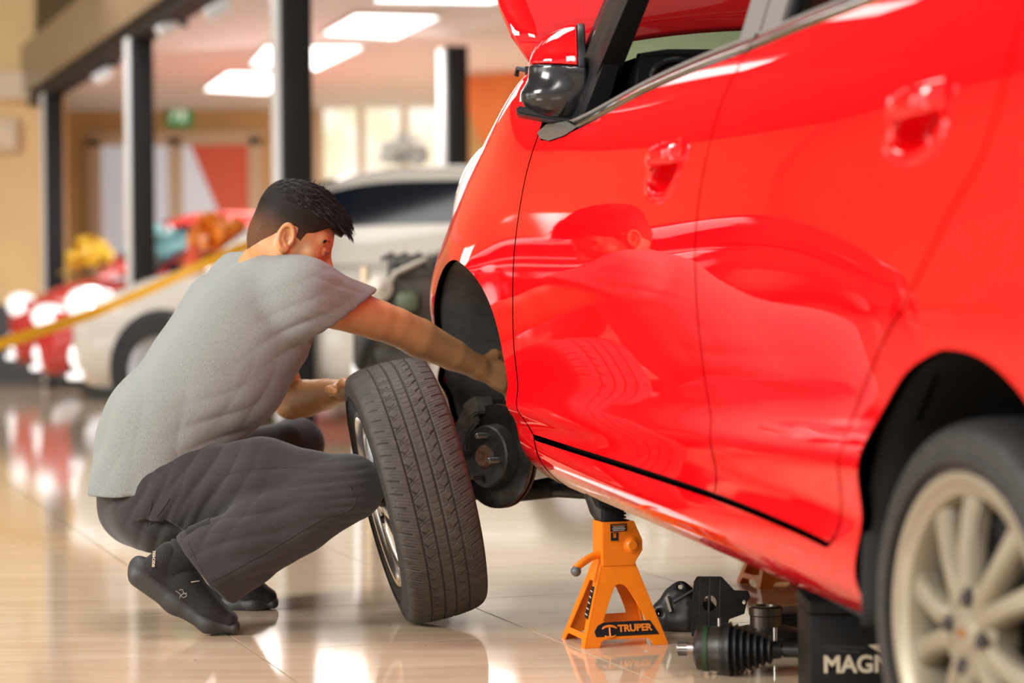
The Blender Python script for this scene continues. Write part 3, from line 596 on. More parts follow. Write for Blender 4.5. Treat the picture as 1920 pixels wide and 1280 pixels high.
def glassmat(name, tint, refl=0.06):
    m = bpy.data.materials.new(name); m.use_nodes = True; nt = m.node_tree; nt.nodes.clear(); o = nt.nodes.new('ShaderNodeOutputMaterial'); x = nt.nodes.new('ShaderNodeMixShader'); t = nt.nodes.new('ShaderNodeBsdfTransparent'); g = nt.nodes.new('ShaderNodeBsdfGlossy'); f = nt.nodes.new('ShaderNodeFresnel')
    t.inputs[0].default_value = (*tint, 1); g.inputs['Roughness'].default_value = 0.02; f.inputs[0].default_value = 1.45; nt.links.new(f.outputs[0], x.inputs[0]); nt.links.new(t.outputs[0], x.inputs[1]); nt.links.new(g.outputs[0], x.inputs[2]); nt.links.new(x.outputs[0], o.inputs[0]); return m
M_WIND = glassmat('green_windscreen_glass', (0.40, 0.68, 0.55)); M_SMOKE = glassmat('smoked_window_glass', (0.10, 0.11, 0.11))
# windscreen, roof, rear window, right side
pym('windscreen', [S(2.02 + .08 * math.sin(math.pi * j / 8), .80, -.10 - 1.30 * j / 8) * (1 - i / 6) + S(1.14 + .10 * math.sin(math.pi * j / 8), 1.25, -.20 - 1.10 * j / 8) * (i / 6) for i in range(7) for j in range(9)], [(i * 9 + j, i * 9 + j + 1, (i + 1) * 9 + j + 1, (i + 1) * 9 + j) for i in range(6) for j in range(8)], M_WIND, car)
rv = []; ru = np.linspace(1.16, -.62, 13); rj = np.linspace(0, 1, 13)
for a in ru:
    for t in rj: rv.append(S(a, 1.245 + .075 * math.sin(math.pi * t) ** .7 - .05 * ((a - .5) / 1.1) ** 2 * (1 if a < .5 else .4), -.13 - 1.24 * t))
rf = [(i * 13 + j, i * 13 + j + 1, (i + 1) * 13 + j + 1, (i + 1) * 13 + j) for i in range(12) for j in range(12)]
ro_ = pym('roof', rv, rf, M_RED, car); md = ro_.modifiers.new('thickness', 'SOLIDIFY'); md.thickness = .02
pym('headliner', [np.array(p) - CU * .035 for p in rv], rf, M_MAROON, car)
beam('roof_rail', [(1.25, 1.205, -.135), (1.25, 1.255, -.135), (1.25, 1.255, -.20), (1.25, 1.205, -.20)], [(-.5, 1.17, -.16), (-.5, 1.23, -.16), (-.5, 1.23, -.22), (-.5, 1.17, -.22)], M_RED, car)
pym('rear_window_glass', [gp(.73, .83, -.012), gp(-.22, .90, -.012), gp(-.30, 1.18, -.012), gp(.73, 1.20, -.012)], [(0, 1, 2, 3)], M_SMOKE, car)
beam('rear_pillar', [(-.20, .90, -.055), (-.62, .93, -.075), (-.62, .93, -.16), (-.20, .90, -.12)], [(-.30, 1.20, -.10), (-.58, 1.20, -.13), (-.58, 1.20, -.2), (-.30, 1.20, -.17)], M_RED, car)
right = [(2.90, -.05), (2.97, .10), (2.99, .30), (2.93, .42), (2.66, .645), (2.25, .868), (2.03, .90), (1.93, .74), (1.36, .81), (.80, .85), (0, .925), (-.6, .95), (-.74, .6), (-.70, .0), (-.30, -.03)] + [tuple(p) for p in rarch[::-1] if p[1] > -.03] + [(.46, -.07), (2.10, -.07)] + [tuple(p) for p in farch if p[1] > -.03]
HS = HANDLES; HANDLES = []
panel('right_side_body', right, M_RED, car, mirror=True, h=.05)
HANDLES = HS
beam('right_front_pillar', [(1.93, .74, -1.44), (2.02, .80, -1.40), (2.02, .80, -1.34), (1.90, .74, -1.38)], [(1.20, 1.24, -1.33), (1.28, 1.25, -1.29), (1.26, 1.24, -1.24), (1.18, 1.22, -1.27)], M_BLACKP, car)
beam('right_centre_pillar', [(.70, .84, -1.44), (.86, .84, -1.44), (.86, .84, -1.38), (.70, .84, -1.38)], [(.72, 1.24, -1.36), (.88, 1.24, -1.36), (.88, 1.24, -1.30), (.72, 1.24, -1.30)], M_BLACKP, car)
beam('right_rear_pillar', [(-.15, .92, -1.45), (-.62, .93, -1.42), (-.62, .93, -1.34), (-.15, .92, -1.38)], [(-.25, 1.22, -1.36), (-.58, 1.2, -1.34), (-.58, 1.2, -1.28), (-.25, 1.2, -1.30)], M_RED, car)
beam('tailgate', [(-.72, .0, -.12), (-.72, .0, -1.38), (-.66, .0, -1.38), (-.66, .0, -.12)], [(-.70, .93, -.14), (-.70, .93, -1.36), (-.62, .93, -1.36), (-.62, .93, -.14)], M_RED, car)
pym('back_window_glass', [S(-.68, .93, -.20), S(-.68, .93, -1.30), S(-.60, 1.22, -1.22), S(-.60, 1.22, -.28)], [(0, 1, 2, 3)], M_SMOKE, car)
# underbody
beam('floor_pan', [(2.05, .0, -.16), (2.05, .0, -1.36), (2.05, .06, -1.36), (2.05, .06, -.14)], [(.40, .0, -.16), (.40, .0, -1.36), (.40, .05, -1.36), (.40, .05, -.14)], M_SHADOWGAP, car)
beam('rear_floor_pan', [(.34, .10, -.30), (.34, .10, -1.20), (.34, .32, -1.20), (.34, .32, -.30)], [(-.66, .06, -.20), (-.66, .06, -1.30), (-.66, .30, -1.30), (-.66, .30, -.20)], M_SHADOWGAP, car)
beam('pinch_weld', [(2.0, -.03, -.150), (2.0, .0, -.145), (2.0, .0, -.155), (2.0, -.03, -.154)], [(.5, -.03, -.150), (.5, -.05, -.13), (.5, -.05, -.142), (.5, -.10, -.139)], M_SHADOWGAP, car)
o = tube('jack_point', [S(1.93, -.06, -.135), S(1.92, -.10, -.145), S(1.90, -.125, -.15)], [.035, .034, .026], M_IRON, car, 10)
# dashboard seen through the open side window
dsh = beam('dashboard', [(1.70, .60, -.11), (1.70, .60, -1.39), (2.0, .60, -1.39), (2.0, .60, -.11)], [(1.64, .868, -.12), (1.64, .868, -1.37), (1.93, .850, -1.37), (1.93, .850, -.12)], M_BLACKP, car)
bm = bmesh.new(); vc = S(1.640, .826, -.20)
add_tube(bm, [Vector(vc + CN * (.055 * math.cos(t)) * 1.0 + CU * .036 * math.sin(t)) for t in np.linspace(0, 2 * math.pi, 25)], .007, 8); bmo('air_vent', bm, M_GLOSSBLK, dsh, smooth=True)
bm = bmesh.new(); add_tube(bm, [Vector(vc + CN * (.030 * math.cos(t) - .01) + CU * .024 * math.sin(t)) for t in np.linspace(0, 2 * math.pi, 25)], .005, 8); bmo('vent_ring', bm, M_GLOSSBLK, dsh, smooth=True)
bm = bmesh.new(); add_tube(bm, [Vector(S(1.68, .868, -.13)), Vector(S(1.70, .876, -.20)), Vector(S(1.70, .878, -.30)), Vector(S(1.72, .868, -.36))], [.008, .012, .012, .004], 8); bmo('dash_pad', bm, M_BLACKP, dsh, smooth=True)
# seats just below the belt line
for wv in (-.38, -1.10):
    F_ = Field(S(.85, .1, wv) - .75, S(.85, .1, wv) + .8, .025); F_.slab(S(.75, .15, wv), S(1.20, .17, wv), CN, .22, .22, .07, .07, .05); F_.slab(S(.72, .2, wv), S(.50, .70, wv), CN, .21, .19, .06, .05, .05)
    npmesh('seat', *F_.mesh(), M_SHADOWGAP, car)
# bonnet, propped open: pivots at the scuttle
def bonnet():
    V = []; n, k = 25, 13
    for i in range(k):
        s_ = i / (k - 1); 
        for j in range(n):
            t = j / (n - 1); c = 2 * t - 1; crown = .095 * (1 - abs(c) ** 2.2); edge = .050 * (1 - (1 - min(1, s_ * 5)) ** 2)
            w = -.75 + c * (.70 + edge * 1.0 - .10 * max(0, s_ - .6)); L = .92 * s_
            V.append(S(2.19 + math.cos(math.radians(57)) * L, .885 + crown * (1 - .6 * s_) + math.sin(math.radians(57)) * L, w))
    return pym('bonnet', V, [(i * n + j, i * n + j + 1, (i + 1) * n + j + 1, (i + 1) * n + j) for i in range(k - 1) for j in range(n - 1)], M_RED, car)
bo = bonnet(); md = bo.modifiers.new('thickness', 'SOLIDIFY'); md.thickness = .022; md.offset = 0
bm = bmesh.new(); add_box(bm, Vector(S(2.21, .865, -.055)), (.022, .02, .02)); add_tube(bm, [S(2.22, .868, -.05), S(2.24, .872, -.035), S(2.245, .855, -.033)], .006, 6); bmo('bonnet_hinge', bm, M_BLACKP, car)
beam('scuttle', [(2.05, .70, -.10), (2.05, .70, -1.40), (2.22, .70, -1.40), (2.22, .70, -.10)], [(2.03, .80, -.10), (2.03, .80, -1.40), (2.22, .80, -1.40), (2.22, .80, -.10)], M_BLACKP, car)
beam('engine_bay', [(2.15, .05, -.38), (2.15, .05, -1.12), (2.9, .05, -1.12), (2.9, .05, -.38)], [(2.15, .60, -.38), (2.15, .60, -1.12), (2.85, .50, -1.12), (2.85, .50, -.38)], M_SHADOWGAP, car)
# nose
nb_ = []; pl = crom([(2.86, -.045), (2.96, -.115), (3.06, -.25), (3.12, -.45), (3.14, -.75), (3.12, -1.05), (3.06, -1.25), (2.96, -1.385), (2.86, -1.455)], .08)
for v_, k in ((-.06, .94), (.02, 1.0), (.2, 1.01), (.36, .99), (.44, .95)):
    nb_ += [S(2.3 + (p[0] - 2.3) * k, v_, p[1]) for p in pl]
n = len(pl); pym('front_bumper', nb_, [(r * n + i, r * n + i + 1, (r + 1) * n + i + 1, (r + 1) * n + i) for r in range(4) for i in range(n - 1)], M_RED, car)
M_LAMP = mat('clear_headlamp_lens', (0.85, 0.87, 0.9), 0.08, coat=1.0)
bm = bmesh.new(); hx = nrm(CF * .80 - CU * .55); hy = nrm(CN); hz = np.cross(hx, hy); bmesh.ops.create_uvsphere(bm, u_segments=28, v_segments=18, radius=1, matrix=basis(hx, hy, hz, S(2.74, .575, -.075)) @ Matrix.Diagonal((.20, .046, .080, 1))); bmo('headlamp', bm, M_LAMP, car, smooth=True)
# wheel arch liners
def liner(name, uc, vc, r, m, u_dir=1, a0=-10, a1=188, depth=.24, w0=.004, edge=None):
    V = []; A = np.radians(np.linspace(a0, a1, 40)); D = np.linspace(0, 1, 7)
    for d in D:
        for a in A: V.append(S(uc + r * (1.0 - .05 * d) * math.cos(a), vc + r * 1.13 * (1 - .06 * d) * math.sin(a), w0 - .012 - depth * d + .006 * math.sin(9 * a) * (d > .2)))
    if edge is not None:
        ep = np.array([p for p in edge if p[1] > -.04][::-1]); cl = np.concatenate([[0], np.cumsum(np.hypot(*np.diff(ep, axis=0).T))]); tt = np.linspace(0, cl[-1], len(A)); eu, ev_ = np.interp(tt, cl, ep[:, 0]), np.interp(tt, cl, ep[:, 1]); cu, cw = uc, vc
        for q in range(len(A)): V[q] = S(cu + (eu[q] - cu) * 1.03, cw + (ev_[q] - cw) * 1.03, float(wsurf(eu[q], ev_[q])) - .0165)
    n0 = len(A); F = [(i * n0 + j, i * n0 + j + 1, (i + 1) * n0 + j + 1, (i + 1) * n0 + j) for i in range(6) for j in range(n0 - 1)]; c = len(V); V.append(S(uc, vc, w0 - depth - .012)); F += [(6 * n0 + j, 6 * n0 + j + 1, c) for j in range(n0 - 1)]
    o = pym(name, V, F, m, car); md = o.modifiers.new('thickness', 'SOLIDIFY'); md.thickness = .004; md.offset = 0; return o
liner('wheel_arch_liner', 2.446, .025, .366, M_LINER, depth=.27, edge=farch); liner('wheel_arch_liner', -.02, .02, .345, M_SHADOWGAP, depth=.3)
# ---- front hub, steered to the right
HC = S(2.418, -.040, -.045); st = math.radians(27)
HX = np.array([CN[0] * math.cos(st) - CN[1] * math.sin(st), CN[0] * math.sin(st) + CN[1] * math.cos(st), 0]); HX = nrm(HX + np.array([0, 0, .03])); HZ = nrm(np.array([0, 0, 1]) - HX * HX[2]); HY = np.cross(HZ, HX); HM = basis(HX, HY, HZ, HC)
M_DISC = mat('worn_brake_disc', (.030, .025, .022), .36, metal=.5, vary=.4, vscale=50)
ds_ = lathe('brake_disc', [(-.012, .060), (-.012, .121), (-.010, .124), (-.004, .124), (-.003, .118), (.003, .118), (.004, .124), (.010, .124), (.012, .121), (.012, .060)], HM, M_DISC, car, 72, close=True)
bm = bmesh.new(); add_lathe(bm, [(-.0104, .1242), (-.0036, .1246)], HM, 72); add_lathe(bm, [(.0036, .1246), (.0104, .1242)], HM, 72); e = bmo('disc_rim', bm, M_RUST, ds_, smooth=True); hlbl(e, 'rust brown outer edge of the brake disc')
lathe('disc_hat', [(.012, .078), (.040, .074), (.044, .070), (.044, .030), (.046, .028), (.046, .018), (.040, .016)], HM, M_IRON, ds_, 48)
bm = bmesh.new(); add_lathe(bm, [(.040, .0), (.050, .010), (.056, .012), (.056, .022), (.044, .028)], HM, 24); bmo('hub_centre', bm, M_RUST, ds_, smooth=True)
for k in range(4):
    a = math.radians(82 - 90 * k); y, z = .050 * math.cos(a), .050 * math.sin(a); bm = bmesh.new()
    add_lathe(bm, [(.04, .0065), (.078, .0065), (.080, .005), (.080, 0)], HM @ Matrix.Translation((0, y, z)), 12)
    for q in range(9): add_lathe(bm, [(.048 + .0032 * q, .0066), (.0495 + .0032 * q, .0072), (.051 + .0032 * q, .0066)], HM @ Matrix.Translation((0, y, z)), 12)
    bmo('wheel_stud', bm, M_STEEL if k < 2 else M_IRON, car, smooth=True)
ca = thing('caliper', parent=car, M=HM); ca['label'] = 'dark cast brake caliper with its bracket'
def arcbox(name, r0, r1, x0, x1, a0, a1, m, par, n=14, bev=.004):
    bm = bmesh.new(); L = []
    for i in range(n + 1):
        a = math.radians(a0 + (a1 - a0) * i / n); L.append([bm.verts.new((x, r * math.cos(a), r * math.sin(a))) for x, r in ((x0, r0), (x1, r0), (x1, r1), (x0, r1))])
    for p, q in zip(L, L[1:]):
        for k in range(4): bm.faces.new((p[k], p[(k + 1) % 4], q[(k + 1) % 4], q[k]))
    bm.faces.new(L[0]); bm.faces.new(L[-1]); bmesh.ops.recalc_face_normals(bm, faces=bm.faces)
    es_ = [e for e in bm.edges if e.calc_face_angle(0) > 1.2]; bmesh.ops.bevel(bm, geom=es_, offset=bev, segments=2, affect='EDGES'); return bmo(name, bm, m, par, smooth=True, local=True)
# the forward side of the disc is +Y or -Y in the hub frame
FS = 1 if np.dot(HY, CF) > 0 else -1
def fa(a): return a if FS > 0 else 180 - a
arcbox('bracket', .088, .142, .016, .034, fa(62), fa(-38), M_CALIPER, ca, bev=.005); arcbox('bridge', .126, .146, -.05, .03, fa(50), fa(-22), M_CALIPER, ca)
arcbox('bracket_ear', .108, .150, -.02, .040, fa(72), fa(52), M_CALIPER, ca, 5); arcbox('bracket_ear', .108, .148, -.02, .036, fa(-30), fa(-50), M_CALIPER, ca, 5)
arcbox('pad_edge', .080, .126, .0125, .018, fa(46), fa(-24), M_STEEL, ca, bev=.001); arcbox('housing', .09, .16, -.09, -.045, fa(58), fa(-30), M_OIL, ca)
bm = bmesh.new()
for q in range(6): add_lathe(bm, [(.0, .010), (.003, .014), (.006, .010)], Matrix.Translation((-.02 - .007 * q, FS * .135 * math.cos(math.radians(-40)), .135 * math.sin(math.radians(-40)))), 14)
bmo('slider_boot', bm, M_BLACKP, ca, smooth=True, local=True)
tube('control_arm', [HC - HX * .05 + np.array([0, 0, -.09]), HC - HX * .12 + np.array([.05, -.03, -.075]), S(2.12, -.09, -.30), S(2.02, -.08, -.42)], [.022, .026, .030, .03], M_OIL, car, 12)
tube('strut', [HC - HX * .07 + np.array([0, 0, -.02]), HC - HX * .13 + np.array([.03, 0, .30])], [.028, .026], M_OIL, car, 14)
tube('drive_shaft', [HC - HX * .01, HC - HX * .30], .014, M_IRON, car, 10)
tube('brake_hose', crom([HC - HX * .06 + np.array([0, .05, .05]), HC - HX * .09 + np.array([-.02, .1, .15]), S(2.46, .30, -.20)], .03), .006, M_BLACKP, car, 8)
# ---- mirror, folded
mc = at(1091, 133, 4.66); mr = thing('door_mirror', parent=car, loc=mc); mr['label'] = 'folded door mirror with red cap and black lower housing'
def mirrorpart(nm, m, sel):
    F_ = Field(mc + np.array([-.15, -.10, -.13]), mc + np.array([.04, .10, .13]), .0028)
    F_.ell(mc + np.array([.005, 0, .002]), (.118, .080, .098), None, .01); F_.ell(mc + np.array([-.045, .0, -.052]), (.085, .070, .050), None, .02); F_.cut(mc + np.array([.006, 0, 0]), (1, 0, 0)); F_.cut(mc + np.array([0, 0.045, 0]), (.25, 1, 0)); F_.cut(mc + np.array([0, 0, -.093]), (.12, 0, -1))
    for P, N in sel: F_.cut(mc + np.array(P), N)
    V, Q = F_.mesh(); return npmesh(nm, relax(V, Q, 2), Q, m, mr)
o = mirrorpart('mirror_cap', M_RED, [((0, 0, .003), (-.10, 0, -1)), ((-.0115, 0, 0), (1, 0, 0))]); hlbl(o, 'red painted mirror cap')
o = mirrorpart('mirror_housing', M_GLOSSBLK, [((0, 0, .001), (.10, 0, 1))]); hlbl(o, 'black lower mirror housing')
o = mirrorpart('mirror_rim', M_BLACKP, [((-.011, 0, 0), (-1, 0, 0)), ((0, 0, -.002), (0, 0, -1))])
bm = bmesh.new(); pts = [at(x, y, 4.64) for x, y in ((968, 197), (1000, 203), (1082, 214), (1090, 232), (1072, 233), (968, 213))]
a = [bm.verts.new(Vector(p)) for p in pts]; f_ = bm.faces.new(a); r = bmesh.ops.extrude_face_region(bm, geom=[f_])
for g in r['geom']:
    if isinstance(g, bmesh.types.BMVert): g.co.y += .09
bmesh.ops.recalc_face_normals(bm, faces=bm.faces); bmesh.ops.bevel(bm, geom=list(bm.edges), offset=.004, segments=2, affect='EDGES'); bmo('mirror_arm', bm, M_BLACKP, mr, smooth=True)
beam('mirror_foot', [(1.70, .715, -.012), (1.84, .715, -.010), (1.84, .715, -.06), (1.70, .715, -.06)], [(1.69, .862, -.050), (1.76, .862, -.045), (1.76, .862, -.07), (1.69, .862, -.07)], M_GLOSSBLK, mr)
panel('sail_panel', [(1.925, .718), (1.90, .704), (1.835, .697), (1.736, .706), (1.66, .722), (1.74, .738), (1.88, .735)], M_ALLOYS, car, wf=lambda u, v: wsurf(u, v) + .003, gap=.001, h=.02, fl=.004)
# ---- wheels
def tyre(name, R, w, m, parent, rim=.190, tread=False, nt=96, label=None):
    """axis along local X, outer face towards +X"""
    ns = 150 if tread else 12; s = np.linspace(-1, 1, ns); tw = w * .43
    tr = np.stack([s * tw, R - .006 * s ** 2 - .006 * np.abs(s) ** 6], 1)
    side = np.array([(tw + .006, R - .018), (w * .485, R - .040), (w * .5, R - .062), (w * .49, (R + rim) / 2 - .006), (w * .455, rim + .016), (w * .42, rim + .003), (w * .40, rim - .006), (w * .30, rim - .010)])
    sf = np.array(crom(side, .008)); left = sf[::-1] * [-1, 1]; prof = np.concatenate([left, tr, sf]); nl = len(left); nth = 1300 if tread else nt
    th = np.linspace(0, 2 * math.pi, nth, endpoint=False); T, _ = np.meshgrid(th, prof[:, 0], indexing='ij'); X = np.repeat(prof[None, :, 0], nth, 0); RR = np.repeat(prof[None, :, 1], nth, 0)
    if tread:
        D = np.zeros((nth, ns)); Sx = np.repeat(s[None], nth, 0); A = np.repeat(th[:, None], ns, 1); p = 2 * math.pi / 62; p2 = 2 * math.pi / 124
        line = lambda d, wd: np.clip(1 - np.abs(d) / wd, 0, 1) ** .6
        for c in (-.52, -.155, .155, .52): D = np.maximum(D, .0055 * line(Sx - c, .030))
        ph = lambda k, per: ((k + per / 2) % per) - per / 2
        cen = np.abs(Sx) < .150; D = np.maximum(D, np.where(cen, .0017 * line(ph(A + .022 * np.cos(Sx * 9), p2), .0050), 0))
        for sg in (-1, 1):
            q = (Sx * sg - .155) / .365; zone = (q > 0.03) & (q < .97)
            D = np.maximum(D, np.where(zone & (q > .55), .0055 * line(ph(A + sg * .00 - (q - .97) * .075, p), .0085), 0))      # slanted notch
            D = np.maximum(D, np.where(zone & (q > .30), .0024 * line(ph(A + .024 + (q - .6) * .075, p), .005), 0))
            D = np.maximum(D, np.where(zone, .0020 * line(ph(A + .04 + .06 * (q - .1) ** 2 - .01, p), .006), 0))
            D = np.maximum(D, np.where(zone & (q < .62), .0022 * line(ph(A + .065 - .08 * (q - .1) ** 2, p), .0058), 0))
            z = (Sx * sg - .52) / .48; sh = z > .06
            D = np.maximum(D, np.where(sh & (z > .42), .0050 * line(ph(A + .03 - .045 * z, p), .0075), 0))
            D = np.maximum(D, np.where(sh & (z < .93), .0022 * line(ph(A + .03 - .045 * z - p / 2, p), .0045), 0))
            D = np.maximum(D, np.where(sh & (z < .8), .0018 * line(ph(A + .03 - .045 * z - p / 4, p2), .0035), 0))
        RR[:, nl:nl + ns] -= D
    V = np.stack([X, RR * np.cos(T), RR * np.sin(T)], -1).reshape(-1, 3); n = len(prof); i, j = np.meshgrid(np.arange(nth), np.arange(n - 1), indexing='ij'); i2 = (i + 1) % nth
    Q = np.stack([i * n + j, i2 * n + j, i2 * n + j + 1, i * n + j + 1], -1).reshape(-1, 4); o = npmesh(name, V, Q, m, parent, local=True)
    o.data.materials.append(M_RUBBERD)
    if tread:
        jj = j.reshape(-1); o.data.polygons.foreach_set('material_index', ((jj >= nl - 2) & (jj < nl + ns + 1)).astype(np.int32))
    return o
def rim(parent, r, w, m, face=.0, nuts=4, backing=False):
    if backing: lathe('dark_backing', [(-.01, .001), (-.01, r - .038), (-.06, r - .038)], Matrix.Identity(4), M_SHADOWGAP, parent, 40, local=True)  # black disc added to paint the dark gaps between the spokes
    lathe('rim', [(w * .42, r - .012), (w * .47, r - .003), (w * .475, r + .006), (w * .455, r + .009), (w * .42, r + .004), (w * .40, r - .008), (w * .33, r - .018), (w * .15, r - .026), (-w * .40, r - .020), (-w * .46, r + .008), (-w * .46, r + .004), (-w * .39, r - .026), (w * .12, r - .034), (w * .34, r - .026), (w * .40, r - .022)], Matrix.Identity(4), m, parent, 72, local=True, close=True)
    x0 = w * .36 + face
    for k in range(10):
        a = math.radians(95 - 36 * k + (-3 if k % 2 else 3)); ln = [.040, .075, .115, .150, r - .014]; hw = [.019, .0165, .0155, .0175, .024]; dx = [.012, .014, .010, .004, -.006]; bm = bmesh.new(); L = []
        tw = (-1 if k % 2 else 1) * .0
        for q in range(5):
            R_ = ln[q]; aa = a + (.10 if k % 2 else -.10) * (1 - q / 4) * -.6; cy, cz = math.cos(aa), math.sin(aa); ty, tz = -cz, cy
            L.append([bm.verts.new((x0 + dx[q] + e, R_ * cy + b * hw[q] * ty, R_ * cz + b * hw[q] * tz)) for b, e in ((-1, -.028), (-1, -.004), (-.55, .005), (.55, .005), (1, -.004), (1, -.028))])
        for p_, q_ in zip(L, L[1:]):
            for z in range(6): bm.faces.new((p_[z], p_[(z + 1) % 6], q_[(z + 1) % 6], q_[z]))
        bm.faces.new(L[0]); bm.faces.new(L[-1]); bmesh.ops.recalc_face_normals(bm, faces=bm.faces); bmesh.ops.bevel(bm, geom=[e for e in bm.edges if e.calc_face_angle(0) > .35], offset=.0025, segments=2, affect='EDGES'); bmo('spoke', bm, m, parent, smooth=True, local=True)
    lathe('hub_disc', [(x0 - .03, .001), (x0 - .03, .062), (x0 + .004, .066), (x0 + .013, .060), (x0 + .015, .030), (x0 + .018, .028), (x0 + .020, .020), (x0 + .021, .001)], Matrix.Identity(4), m, parent, 40, local=True)
    for k in range(nuts):
        a = math.radians(85 - 360 / nuts * k); lathe('lug_nut', [(x0 + .008, .0145), (x0 + .0165, .0145), (x0 + .0165, .011), (x0 + .012, .0105), (x0 + .022, .009), (x0 + .0245, .006), (x0 + .0245, .0001)], Matrix.Translation((0, .048 * math.cos(a), .048 * math.sin(a))), M_IRON, parent, 12, local=True)
    o = lathe('cap_emblem', [(x0 + .021, .010), (x0 + .0225, .009), (x0 + .0225, .0001)], Matrix.Diagonal((1, 1.3, .6, 1)), mat('bronze_emblem', (.5, .25, .08), .35, metal=1), parent, 12, local=True)
wx = CN; wz = nrm(CU - CN * (CU @ CN)); RWC = S(0, .004, -.082)
rw = thing('rear_wheel', parent=car, M=basis(wx, np.cross(wz, wx), wz, RWC)); rw['label'] = 'rear wheel with champagne ten-spoke alloy rim'
tyre('tyre', .287, .165, M_RUBBER, rw, rim=.207, nt=120); rim(rw, .207, .165, M_ALLOY, backing=True)
rw2 = thing('rear_wheel', parent=car, M=basis(-wx, np.cross(wz, -wx), wz, S(0, .004, -1.42))); tyre('tyre', .287, .165, M_RUBBER, rw2, rim=.207, nt=60)
lathe('rim', [(.06, .001), (.06, .2), (.0, .205), (.0, .001)], Matrix.Identity(4), M_ALLOY, rw2, 32, local=True)
# ------------------------------------------------------------------ the loose wheel
ax = nrm((-math.cos(math.radians(10.5)) * math.cos(math.radians(13.2)), -math.sin(math.radians(10.5)) * math.cos(math.radians(13.2)), -math.sin(math.radians(13.2))))
zz = nrm(np.array([0, 0, 1]) - ax * ax[2]); RL = .304; wc = at(777, 921, 5.13); wc[2] = RL * zz[2] + .5 * .175 * abs(ax[2]) * .80 - .003
lw = thing('loose_wheel', 'worn grey black car tyre on a silver alloy rim, leaning beside the squatting man', 'wheel', M=basis(ax, np.cross(zz, ax), zz, wc))
tyre('tyre', RL, .196, M_RUBBER, lw, rim=.200, tread=True); rim(lw, .200, .19, M_ALLOYS)
